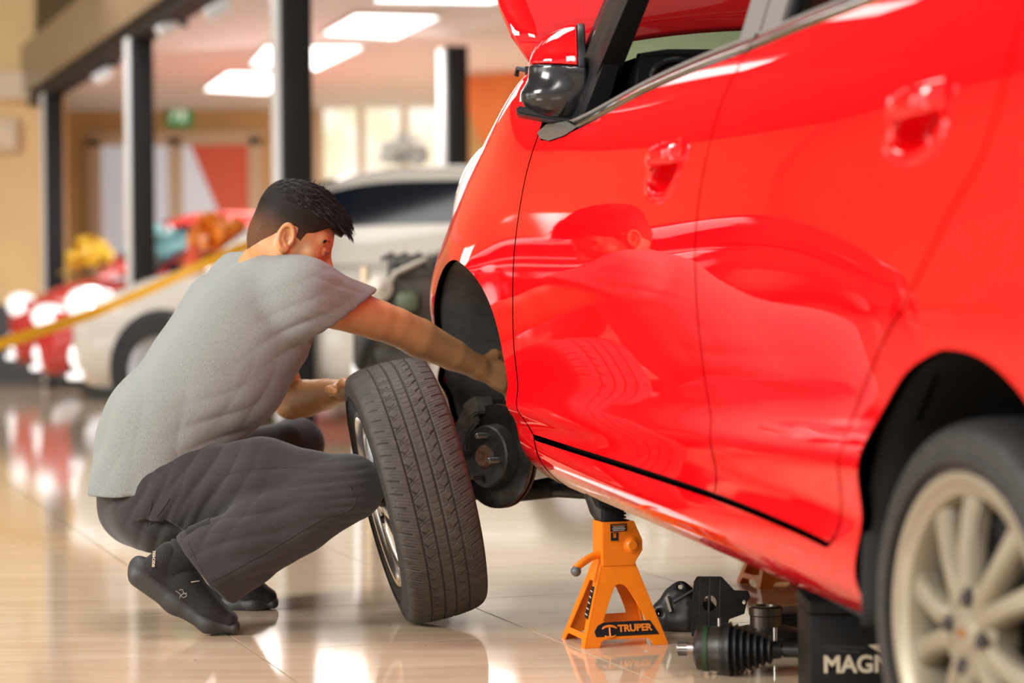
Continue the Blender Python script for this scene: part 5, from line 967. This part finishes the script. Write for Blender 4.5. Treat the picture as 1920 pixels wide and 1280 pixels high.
T.line([A_(452, 500, 5.40), A_(434, 492, 5.42)], [.030, .016], .03); slv = rsh + (rel - rsh) * .78; T.line([shl + (rsh - shl) * .4, rsh, slv], [.080, .076, .068], .05); T.line([rsh + np.array([.0, 0, -.03]), slv + np.array([-.01, 0, -.014])], [.07, .062], .04); T.line([shl + (lsh - shl) * .4, lsh, lsh + (lel - lsh) * .6], [.080, .074, .070], .05)
ad = nrm(rel - rsh); cs_, cm_ = A_(645, 590, 5.16), nrm(np.array([.56, .10, -.82]))
T._op(lambda X, Y, Z: (X - cs_[0]) * cm_[0] + (Y - cs_[1]) * cm_[1] + (Z - cs_[2]) * cm_[2], rsh + np.array([.02, -.12, -.22]), rsh + np.array([.30, .3, .15]), lambda F, d: np.maximum(F, d))
hn = nrm(np.array([.42, .10, -1.0])); T._op(lambda X, Y, Z: np.minimum((X - sh0[0]) * 0 + Z - .0, 9), (0, 0, 0), (0, 0, 0), lambda F, d: F)
hp = A_(330, 900, 5.2); hp2 = A_(430, 838, 5.2); hm = nrm(np.array([hp2[2] - hp[2], 0, -(hp2[0] - hp[0])])); T.cut(hp, hm); T.cut(A_(215, 927, 5.2), nrm(np.array([.02, 0, -1.0]))); cq_, cv_ = nck + np.array([.014, 0, .014]), nrm(np.array([.40, .05, .9]))
T._op(lambda X, Y, Z: (X - cq_[0]) * cv_[0] + (Y - cq_[1]) * cv_[1] + (Z - cq_[2]) * cv_[2], nck + np.array([-.12, -.10, -.05]), nck + np.array([.085, .10, .2]), lambda F, d: np.maximum(F, d))
V, Q = T.mesh(); V = relax(V, Q, 5); N = vnormals(V, Q)
arm_p = A_(585, 620, 5.12)
V = folds(V, N, .0007, [(arm_p, (-.75, 0, -.5), .045, .10, .0045), (A_(640, 570, 5.08), nrm(np.array([1, 0, -.25])), .026, .085, .0028), (A_(440, 835, 5.1), (.8, 0, .45), .050, .10, .0050), (A_(530, 790, 5.12), (.35, 0, .9), .050, .10, .0040), (A_(300, 800, 5.1), (.3, 0, -1), .11, .16, .0022), (A_(250, 880, 5.2), (.2, 0, 1), .07, .09, .0045)])
npmesh('t_shirt', V, Q, M_SHIRT, man)
def band(name, sel_p, m, par, r, n=40): pass
# trousers
P_ = Field((-1.0, 4.76, .06), (-.20, 5.95, .62), .0050)
but = A_(285, 940, 5.27); P_.slab(but, hips + np.array([.03, 0, .02]), RD, .185, .175, .118, .110, .05)
P_.line([rhip + np.array([0, 0, -.02]), rhip + (rkn - rhip) * .5 + np.array([0, 0, .012]), rkn], [.105, .090, .068], .04); cuff = A_(392, 1078, 4.985); P_.line([rkn, rkn + (cuff - rkn) * .35 + np.array([0, 0, -.010]), rkn + (cuff - rkn) * .75, cuff + (cuff - rkn) * .08], [.070, .067, .076, .088], .018); P_.line([rkn, rkn + (ran - rkn) * .5, rkn + (ran - rkn) * .9], [.066, .063, .060], .03)
P_.line([lhip + np.array([0, 0, -.02]), lkn], [.100, .066], .04); lcu = lan + (lkn - lan) * .12; P_.line([lkn, lkn + (lcu - lkn) * .4, lcu], [.066, .070, .070], .02)
cp_, cn_ = A_(393, 1079, 4.985), nrm(np.array([-.80, 0, -.70]))
P_._op(lambda X, Y, Z: (X - cp_[0]) * cn_[0] + (Y - cp_[1]) * cn_[1] + (Z - cp_[2]) * cn_[2], (-1, 4.8, .0), (-.45, 5.10, .245), lambda F, d: np.maximum(F, d))
V, Q = P_.mesh()
V = relax(V, Q, 2); N = vnormals(V, Q); crease = A_(640, 925, 4.92)
V = folds(V, N, .0013, [(crease, (1, 0, .18), .020, .07, .0042), (A_(470, 985, 4.92), (.9, 0, .38), .05, .11, .0050), (A_(380, 920, 5.0), (.45, 0, 1), .045, .12, .0048), (A_(300, 960, 5.08), (.35, 0, 1), .040, .10, .0040), (A_(470, 1060, 4.92), (.85, 0, .5), .06, .10, .0030), (A_(560, 890, 4.92), (.9, 0, .35), .05, .10, .0030)])
tr = npmesh('trousers', V, Q, M_TROUS, man)
from mathutils.bvhtree import BVHTree
bvh = BVHTree.FromPolygons([tuple(p) for p in V], [tuple(int(i) for i in q) for q in Q])
def seam(name, pix, m, par, r=.0011, Y0=4.3, lift=.0004):
    pts = []
    for x, y in (crom(pix, 7) if len(pix) > 2 else pix):
        o_ = Vector((0, 0, CH)); d_ = (Vector(A_(x, y, 5.0)) - o_).normalized(); h_ = par_bvh.ray_cast(o_, d_)
        if h_[0] is not None: pts.append(h_[0] + h_[1] * lift)
    if len(pts) > 2: tube(name, pts, r, m, par, 6)
par_bvh = bvh; M_STITCH = mat('dark_stitching', (.022, .019, .019), .8)
seam('side_seam', [(395, 1090), (450, 1062), (520, 1022), (600, 975), (655, 955), (668, 930)], M_STITCH, tr); seam('knee_seam', [(500, 878), (560, 876), (610, 886), (650, 905), (664, 930)], M_STITCH, tr); seam('pocket_seam', [(398, 882), (420, 890), (460, 880), (520, 875)], M_STITCH, tr); seam('cuff_hem', [(352, 1018), (372, 1060), (398, 1100), (418, 1122)], M_STITCH, tr); seam('back_pocket', [(285, 940), (276, 985), (300, 960), (318, 935)], M_STITCH, tr)
# belt tie at the waist
tube('waist_cord', [A_(402, 888, 5.04), A_(418, 862, 5.04), A_(436, 838, 5.05), A_(450, 836, 5.06)], .0045, M_TROUS, tr, 6)
# socks and trainers
def shoe(nm, heel, ball, toe, up, ank, side, lab, kn):
    """heel, ball, toe: centres of the footbed"""
    heel, ball, toe, ank = map(np.array, (heel, ball, toe, ank)); md_ = heel + (ball - heel) * .5; lo = np.minimum.reduce([heel, ball, toe, ank]) - .10; hi_2 = np.maximum.reduce([heel, ball, toe, ank]) + .10; up = nrm(up); side = nrm(side)
    U = Field(lo, hi_2, .0032); d0 = nrm(ball - heel)
    U.slab(heel + up * .018 + d0 * .012, heel + up * .066 + d0 * .020, side, .035, .033, .034, .030, .02); U.slab(heel + up * .018 + d0 * .01, md_ + up * .022, side, .035, .038, .028, .032, .02); U.slab(md_ + up * .024, ball + up * .014, side, .038, .046, .034, .026, .02); U.slab(md_ + up * .045 - d0 * .005, ball + up * .02 - d0 * .02, side, .034, .038, .028, .024, .02); tu = nrm(np.cross(side, toe - ball)); tu = tu if tu[2] > 0 else -tu
    U.slab(ball + tu * .012, toe - (toe - ball) * .25 + tu * .004, side, .046, .038, .028, .020, .02)
    an = nrm(ank + up * .02 - (heel + d0 * .045)); U.cap(heel + d0 * .050 + up * .052, heel + d0 * .052 + up * .14, .026, .034, .006, True)
    V, Q = U.mesh(); V = relax(V, Q, 2); V[:, 2] = np.maximum(V[:, 2], .006); s_ = npmesh(nm, V, Q, M_SHOE, man); s_['label'] = lab
    L = Field(lo - .02, hi_2 + .02, .0034); L.slab(heel - d0 * .012 - up * .006, md_ - up * .012, side, .044, .041, .029, .024, .015); L.slab(md_ - up * .012, ball - tu * .010, side, .041, .051, .024, .018, .02); L.slab(ball - tu * .010, toe - tu * .008, side, .050, .036, .017, .013, .02); L.cap(heel - d0 * .030 + up * .012, heel - d0 * .012 + up * .02, .014, .010, .03)
    V, Q = L.mesh(); V = relax(V, Q, 2); V[:, 2] = np.maximum(V[:, 2], .0005); o = npmesh('sole', V, Q, M_SOLE, s_); 
    bm = bmesh.new(); ring = [heel + d0 * (.050 + .036 * math.cos(t)) + side * .030 * math.sin(t) + up * (.080 - .016 * math.cos(t)) for t in np.linspace(0, 2 * math.pi, 25)]; add_tube(bm, ring, .0075, 8); bmo('collar', bm, M_SHOE, s_, smooth=True)
    tube('sock', [heel + d0 * .045 + up * .035, heel + d0 * .052 + up * .08, ank + (kn - ank) * .08, ank + (kn - ank) * .19], [.034, .040, .047, .049], M_SOCK, man, 16); return s_, up, d0, side
heelR, ballR, toeR = A_(275, 1078, 4.985), A_(392, 1158, 4.99), A_(440, 1168, 4.985)
s1, su, sd_, ss_ = shoe('shoe', heelR, ballR, toeR, (.52, 0, .86), A_(348, 1030, 4.99), (.10, -1, 0), 'black knit trainer with its heel raised', rkn)
hL, bL, tL = A_(408, 1118, 5.44), A_(478, 1120, 5.42), A_(512, 1119, 5.41)
for a_ in (hL, bL, tL): a_[2] = .024
s2 = shoe('shoe', hL, bL, tL, (0, 0, 1), A_(415, 1070, 5.44), (.1, -1, 0), 'black trainer flat on the floor, behind the raised foot', lkn)
# marks on the near trainer
sb = bpy.data.objects[s1.name]; me_ = sb.data; par_bvh = BVHTree.FromPolygons([tuple(v.co) for v in me_.vertices], [tuple(p.vertices) for p in me_.polygons]); M_MARK = mat('grey_print', (.20, .19, .18), .5); M_REFL = mat('pale_reflective_print', (.55, .47, .36), .4)
for pth in ([(329, 1107), (336, 1112), (343, 1120), (350, 1116), (345, 1112), (338, 1117), (336, 1124)], [(336, 1106), (342, 1105), (344, 1111), (350, 1112)]): seam('side_emblem', pth, M_MARK, s1, .0011)
def on_surf(x, y):
    o_ = Vector((0, 0, CH)); d_ = (Vector(A_(x, y, 5.0)) - o_).normalized(); return par_bvh.ray_cast(o_, d_)[0]
pa, pb = on_surf(288, 1066), on_surf(290, 1034)

if pa and pb:
    dx = (pb - pa).normalized(); n_ = Vector((0, -1, 0)); n_ = (n_ - dx * n_.dot(dx)).normalized(); M_T = basis(dx, n_.cross(dx), n_, (pa + pb) / 2 + n_ * .006); text('heel_lettering', 'SKECHERS', M_T, .0085, M_REFL, s1, .0008, .0002, 1.05)
seam('lace_tip', [(358, 1091), (365, 1090), (373, 1089)], M_REFL, s1, .0014)
# ------------------------------------------------------------------ cars of the showroom row, out of focus
SX = [-2.1, -1.95, -1.3, -.4, .5, 1.0, 1.5, 1.85, 2.05, 2.12]
hw_ = spl(SX, [.62, .76, .84, .86, .86, .85, .83, .76, .62, .45]); zt_ = spl(SX, [.92, 1.0, 1.0, .98, .97, .95, .88, .78, .66, .55]); zb_ = spl(SX, [.38, .27, .22, .2, .2, .2, .21, .22, .26, .34])
cbx = [-1.95, -1.6, -1.0, -.3, .3, .75, 1.05]; cz_ = spl(cbx, [1.02, 1.30, 1.47, 1.50, 1.45, 1.22, .97])
def ring(x):
    w, zt, zb = float(hw_(x)), float(zt_(x)), float(zb_(x)); h = [(0, zb), (.8 * w, zb), (.97 * w, zb + .12), (w, .45), (w, .62), (.985 * w, .76), (.93 * w, min(.88, zt - .06)), (.80 * w, zt - .012), (.5 * w, zt + .02), (0, zt + .03)]
    return h + [(-y, z) for y, z in h[-2:0:-1]]
def cabp(x, t):
    """side of the cabin: t = 0 at the belt, 1 at the roof edge"""
    z1 = max(float(cz_(x)), .96); z0 = min(.92, z1 - .02); return (.80 - .21 * t * (z1 - z0) / .55, z0 + (z1 - z0) * t)
def carmeshes():
    xs = np.linspace(-2.1, 2.12, 44); R = [ring(x) for x in xs]; n = len(R[0]); V = [(x, y, z) for x, r in zip(xs, R) for y, z in r]; F = [(i * n + j, i * n + (j + 1) % n, (i + 1) * n + (j + 1) % n, (i + 1) * n + j) for i in range(len(xs) - 1) for j in range(n)] + [tuple(range(n)), tuple(range((len(xs) - 1) * n, len(xs) * n))[::-1]]
    bx = np.linspace(-1.95, 1.05, 30); V2 = []; 
    for x in bx:
        z1 = max(float(cz_(x)), .96); a, b = cabp(x, 0), cabp(x, .93); h = [a, ((a[0] + b[0]) / 2 + .012, (a[1] + b[1]) / 2), b, (b[0] - .10, z1), (0, z1 + .02)]; V2 += [(x, y, z) for y, z in h] + [(x, -y, z) for y, z in h[-2::-1]]
    n2 = 9; F2 = [(i * n2 + j, i * n2 + j + 1, (i + 1) * n2 + j + 1, (i + 1) * n2 + j) for i in range(len(bx) - 1) for j in range(n2 - 1)]
    def side(x0, x1, sg, t0=.10):
        xs_ = np.linspace(x0, x1, 12); v = []
        for x in xs_:
            for t in (t0, .58, .84): y, z = cabp(x, t); v.append((x, sg * (y + .018), z))
        return v, [(i * 3 + j, i * 3 + j + 1, (i + 1) * 3 + j + 1, (i + 1) * 3 + j) for i in range(11) for j in range(2)]
    def ws(x0, x1):
        v = []
        for i in range(7):
            x = x0 + (x1 - x0) * i / 6; z = float(cz_(x)) + .030; h = cabp(x, .93)[0] - .06; v += [(x, y * h, z - .02 * y * y) for y in (-1, -.5, 0, .5, 1)]
        return v, [(i * 5 + j, i * 5 + j + 1, (i + 1) * 5 + j + 1, (i + 1) * 5 + j) for i in range(6) for j in range(4)]
    return (V, F), (V2, F2), side, ws
(cV, cF), (kV, kF), cside, cws = carmeshes()
def lm(name, V, F, m, par): return pym(name, V, F, m, par, local=True)
M_LIGHT = mat('white_front_glow', (.92, .93, .95), .06, coat=1, metal=.35, emit=(1, 1, 1), es=1.3); M_GRILLE = mat('black_grille', (.012, .012, .014), .35); M_WHEELB = mat('grey_wheel', (.4, .4, .42), .3, metal=.7)  # white glow painted in for bright glints; the bumper lip emits too
def parked_car(label, nose, heading, m, s=1.0, glass=M_DARKGLASS, zs=1.0, t0=.10):
    h = nrm((heading[0], heading[1], 0)); l = np.array([-h[1], h[0], 0]); c = np.array([nose[0], nose[1], 0]) - h * 2.12 * s
    t = thing('parked_car', label, 'car', M=basis(h * s, l * s, np.array([0, 0, s * zs]), c))
    lm('body', cV, cF, m, t); lm('cabin', kV, kF, m, t)
    for sg in (-1, 1):
        for x0, x1 in ((-1.55, -.62), (-.52, .50)): lm('side_window', *cside(x0, x1, sg, t0), glass, t)
        V, F = cside(.54, .80, sg, t0); lm('quarter_window', V, F, glass, t)
        bm = bmesh.new(); bmesh.ops.create_uvsphere(bm, u_segments=14, v_segments=10, radius=1, matrix=Matrix.Translation((1.90, sg * .60, .70)) @ Matrix.Rotation(-.25, 4, 'Y') @ Matrix.Diagonal((.20, .17, .125, 1))); bmo('headlight', bm, M_LIGHT, t, smooth=True, local=True)
        bm = bmesh.new(); bmesh.ops.create_uvsphere(bm, u_segments=12, v_segments=8, radius=1, matrix=Matrix.Translation((2.02, sg * .55, .40)) @ Matrix.Diagonal((.08, .13, .10, 1))); bmo('fog_lamp', bm, M_LIGHT, t, smooth=True, local=True)
        bm = bmesh.new(); bmesh.ops.create_uvsphere(bm, u_segments=14, v_segments=10, radius=1, matrix=Matrix.Translation((.72, sg * .94, 1.0)) @ Matrix.Diagonal((.07, .11, .08, 1))); bmo('wing_mirror', bm, m, t, smooth=True, local=True)
        for x in (1.33, -1.28):
            bm = bmesh.new(); add_lathe(bm, [(-.10, .20), (-.10, .30), (-.07, .315), (.05, .315), (.085, .30), (.09, .205)], basis((0, sg, 0), (1, 0, 0), (0, 0, 1), (x, sg * .790, .315)), 28); w = bmo('wheel', bm, M_RUBBER, t, smooth=True, local=True)
            bm = bmesh.new(); add_lathe(bm, [(.07, .001), (.085, .06), (.075, .15), (.09, .205), (-.05, .205)], basis((0, sg, 0), (1, 0, 0), (0, 0, 1), (x, sg * .790, .315)), 24); bmo('wheel_cover', bm, M_WHEELB, w, smooth=True, local=True)
            bm = bmesh.new(); add_lathe(bm, [(.0, .001), (.0, .350), (-.12, .350)], basis((0, sg, 0), (1, 0, 0), (0, 0, 1), (x, sg * .850, .33)), 28); bmo('wheel_arch', bm, M_GRILLE, t, smooth=True, local=True)
    lm('windscreen', *cws(.36, .98), glass, t); lm('rear_window', *cws(-1.88, -1.2), glass, t)
    box('grille', (2.09, 0, .55), (.07, .85, .10), M_GRILLE, t, bev=.02, local=True); box('lower_grille', (2.08, 0, .36), (.08, .9, .10), M_GRILLE, t, bev=.02, local=True); box('bumper_lip', (2.08, 0, .275), (.10, 1.15, .05), M_LIGHT, t, bev=.02, local=True); box('number_plate_holder', (2.125, 0, .45), (.02, .42, .10), M_GRILLE, t, bev=.005, local=True)
    return t, c, h, l
M_CW = paint('white_car_paint', (.83, .79, .72)); M_CR = paint('deep_red_car_paint', (.55, .03, .03)); M_CR2 = paint('brick_red_car_paint', (.60, .06, .05)); M_CG = paint('dark_grey_car_paint', (.04, .04, .045)); M_CS = paint('silver_car_paint', (.62, .62, .60))
wcar = parked_car('white car with dark windows parked behind the squatting man', (-2.95, 16.3), (-.95, .31), M_CW, 1.15, zs=1.0, t0=.40)
r2 = parked_car('red car parked between the white car and the farthest red car', (-4.30, 20.6), (-.92, .10), M_CR, 1.0, zs=1.04)
r1 = parked_car('farthest red car of the row, under the yellow bow', (-5.30, 24.0), (-.92, .10), M_CR2, 1.0, zs=1.22)
def on_car(cr, px, x0=.6, x1=2.0, y=.25):
    t, c, h, l = cr; best = None
    for x in np.linspace(x0, x1, 60):
        q = np.array(t.matrix_basis @ Vector((x, y, float(zt_(x)) + .03))); e = abs(960 + FPX * q[0] / q[1] - px); best = min(best, (e, tuple(q))) if best else (e, tuple(q))
    return np.array(best[1])
for i, (nm, nose, mm) in enumerate((('dark grey car parked beyond the left edge, seen mirrored in the red doors', (-5.2, 12.5), M_CG), ('silver car parked beyond the left edge, seen mirrored in the red doors', (-8.4, 15.5), M_CS), ('deep red car parked beyond the left edge, seen mirrored in the red doors', (-9.6, 19.5), M_CR))):
    parked_car(nm, nose, (.75, -.5), mm, 1.0)
# gift bows on the bonnets
def bow(label, C, r, m, tail=True):
    t = thing('gift_bow', label, 'bow', C, 'ribbon bows on the parked cars'); rs_ = random.Random(int(C[0] * 1000)); C = np.array(C, float); bm = bmesh.new()
    for q in range(38):
        z = rs_.uniform(-.15, 1); a = rs_.uniform(0, 2 * math.pi); d = np.array([math.sqrt(1 - z * z) * math.cos(a), math.sqrt(1 - z * z) * math.sin(a), z]); s_ = nrm(np.cross(d, (rs_.uniform(-1, 1), rs_.uniform(-1, 1), rs_.uniform(-1, 1)))); b_ = np.cross(d, s_); L = []
        for k in range(11):
            tt = math.pi * 2 * k / 10; p = C + np.array([0, 0, r * .55]) + d * r * (.5 - .5 * math.cos(tt)) * .98 + b_ * r * .22 * math.sin(tt); L.append([bm.verts.new(p + s_ * r * .13), bm.verts.new(p - s_ * r * .13)])
        for p_, q_ in zip(L, L[1:]): bm.faces.new((p_[0], p_[1], q_[1], q_[0]))
    bmo('ribbon_loops', bm, m, t, smooth=True); tube('knot', [C + np.array([0, 0, r * .3]), C + np.array([0, 0, r * .75])], r * .16, m, t, 10)
    if tail:
        for sg in (-1, 1): pym('ribbon_tail', [C + np.array(p) * r for p in ((sg * .1, -.1, .25), (sg * .3, -.1, .25), (sg * .9, -.4, .10), (sg * .7, -.4, .08), (sg * 1.2, -.7, .02), (sg * 1.0, -.7, .0))], [(0, 1, 2, 3), (3, 2, 4, 5)], m, t)
    return t
def translucent(name, c):
    m = mat(name, c, .5); nt = m.node_tree; o = [n for n in nt.nodes if n.type == 'OUTPUT_MATERIAL'][0]; t = nt.nodes.new('ShaderNodeBsdfTranslucent'); t.inputs[0].default_value = (*c, 1); x = nt.nodes.new('ShaderNodeMixShader'); x.inputs[0].default_value = .6
    nt.links.new(nt.nodes['Principled BSDF'].outputs[0], x.inputs[1]); nt.links.new(t.outputs[0], x.inputs[2]); nt.links.new(x.outputs[0], o.inputs[0]); return m
def ribbon(name, c): return mat(name, c, .25, spec=.6)
M_BY, M_BT, M_BO, M_BW = ribbon('yellow_ribbon', (.95, .62, .05)), ribbon('pale_teal_ribbon', (.40, .78, .82)), ribbon('orange_ribbon', (.95, .27, .02)), translucent('white_ribbon', (.97, .96, .94))
bow('yellow ribbon bow on the farthest red car', on_car(r1, 172) + np.array([0, 0, .05]), .27, M_BY); bow('pale teal ribbon bow on the nearer red car', on_car(r2, 302) + np.array([0, 0, .05]), .34, M_BT); bow('orange ribbon bow on the white car bonnet', on_car(wcar, 412, y=-.1) + np.array([0, 0, .05]), .25, M_BO)
wr_ = min((np.array(wcar[0].matrix_basis @ Vector((x, .1, float(cz_(x)) + .01))) for x in np.linspace(-1.2, .3, 60)), key=lambda q: abs(960 + FPX * q[0] / q[1] - 757)); bow('large white ribbon bow on top of the white car', wr_, .18, M_BW, tail=False)
c0 = min((np.array(wcar[0].matrix_basis @ Vector((x, .74, .915))) for x in np.linspace(.6, 1.9, 80)), key=lambda q: abs(960 + FPX * q[0] / q[1] - 362)); hb = thing('road_cone', 'small red and orange cone standing on the white car bonnet', 'cone', c0)
lathe('cone', [(.0, .001), (.0, .085), (.015, .085), (.02, .06), (.24, .016), (.245, .001)], basis((0, 0, 1), (1, 0, 0), (0, 1, 0), c0), mat('red_orange_cone', (.85, .10, .03), .45), hb, 20); lathe('tip_band', [(.17, .034), (.23, .022)], basis((0, 0, 1), (1, 0, 0), (0, 1, 0), c0 + np.array([0, 0, .001])), M_BO, hb, 20)
# barrier ribbon in front of the row
tp = thing('barrier_tape', 'yellow orange barrier ribbon strung in front of the parked cars', 'tape', at(0, 640, 15.2)); M_TAPE = mat('yellow_orange_tape', (.95, .48, .02), .4)
pts = [at(x, y, Y) for x, y, Y in ((-260, 706, 13.0), (-60, 662, 13.4), (70, 622, 13.7), (170, 588, 14.0), (262, 550, 14.1), (345, 512, 14.1), (440, 470, 14.2), (512, 440, 14.4))]; pts = crom(pts, .15); V = []
for i, p in enumerate(pts): V += [p + np.array([0, .02 * math.sin(i * .7), .035]), p + np.array([0, -.02 * math.sin(i * .7), -.035])]
pym('ribbon', V, [(2 * i, 2 * i + 1, 2 * i + 3, 2 * i + 2) for i in range(len(pts) - 1)], M_TAPE, tp)
ps = thing('barrier_post', 'dark barrier post holding the left end of the yellow ribbon', 'post', (pts[0][0] - .03, pts[0][1], 0)); pts[0][0] -= .03; lathe('base', [(0, .001), (0, .17), (.02, .17), (.035, .03), (.035, .001)], basis((0, 0, 1), (1, 0, 0), (0, 1, 0), (pts[0][0], pts[0][1], 0)), M_COLUMN, ps, 24); tube('pole', [(pts[0][0], pts[0][1], .02), (pts[0][0], pts[0][1], .9)], .025, M_COLUMN, ps, 12)
# bare engine on a stand before the white car
eg = thing('engine_assembly', 'dark bare engine on a stand between the white car and the red fender', 'engine', (-.5, 9.4, 0)); YE = 9.4; G = lambda x, y, d=0: at(x, y, YE + d)
def eb(nm, x0, y0, x1, y1, dpt, m, bev=.02, dy=0): a_, b_ = G(x0, y0, dy), G(x1, y1, dy); box(nm, ((a_[0] + b_[0]) / 2, YE + dy + dpt / 2, (a_[2] + b_[2]) / 2), (abs(a_[0] - b_[0]), dpt, abs(a_[2] - b_[2])), m, eg, bev=bev)
M_EB = mat('oily_brown_metal', (.05, .038, .026), .45, metal=.4, vary=.6, vscale=12); M_EG = mat('faded_green_metal', (.07, .085, .045), .5, vary=.3, vscale=9); M_EA = mat('dull_cast_aluminium', (.42, .38, .33), .4, metal=.7)
eb('cylinder_block', 700, 520, 832, 660, .40, M_EB); eb('valve_cover', 725, 478, 836, 528, .34, M_IRON); eb('gearbox', 660, 580, 712, 690, .34, M_IRON); eb('coolant_tank', 738, 545, 786, 585, .1, M_EG, .03, -.08); eb('sump', 690, 650, 800, 705, .34, M_IRON)
for x in (742, 768, 794, 818): lathe('exhaust_port', [(0, .001), (0, .030), (.05, .032), (.05, .001)], basis((0, -1, 0), (1, 0, 0), (0, 0, -1), G(x, 620, -.005)), M_EA, eg, 16); tube('ignition_lead', [G(x, 500, -.01), G(x - 8, 476, .1), G(x - 26, 486, .2)], .010, M_BLACKP, eg, 6)
tube('hose', crom([G(700, 560, -.06), G(720, 600, -.12), G(690, 640, -.12), G(676, 690, -.05)], .05), .022, M_BLACKP, eg, 10); tube('edge_rail', [G(694, 592, -.05), G(740, 512, -.05), G(832, 470, .05)], .014, M_EA, eg, 8)
for x in (668, 706, 800): tube('stand_leg', [G(x, 680, .1), (G(x, 680)[0], YE + .1, .0)], .024, M_LAM if x != 706 else M_COLUMN, eg, 10)
tube('stand_leg', [G(684, 500, .12), (G(684, 500)[0], YE + .12, 0)], .020, M_FRAME, eg, 10); lathe('pulley', [(0, .001), (0, .06), (.015, .07), (.02, .062), (.03, .07), (.03, .001)], basis((0, -1, 0), (1, 0, 0), (0, 0, -1), G(760, 560, -.005)), M_IRON, eg, 24); lathe('alternator', [(0, .001), (0, .05), (.09, .055), (.1, .001)], basis((0, -1, 0), (1, 0, 0), (0, 0, -1), G(714, 540, -.005)), M_EA, eg, 20)
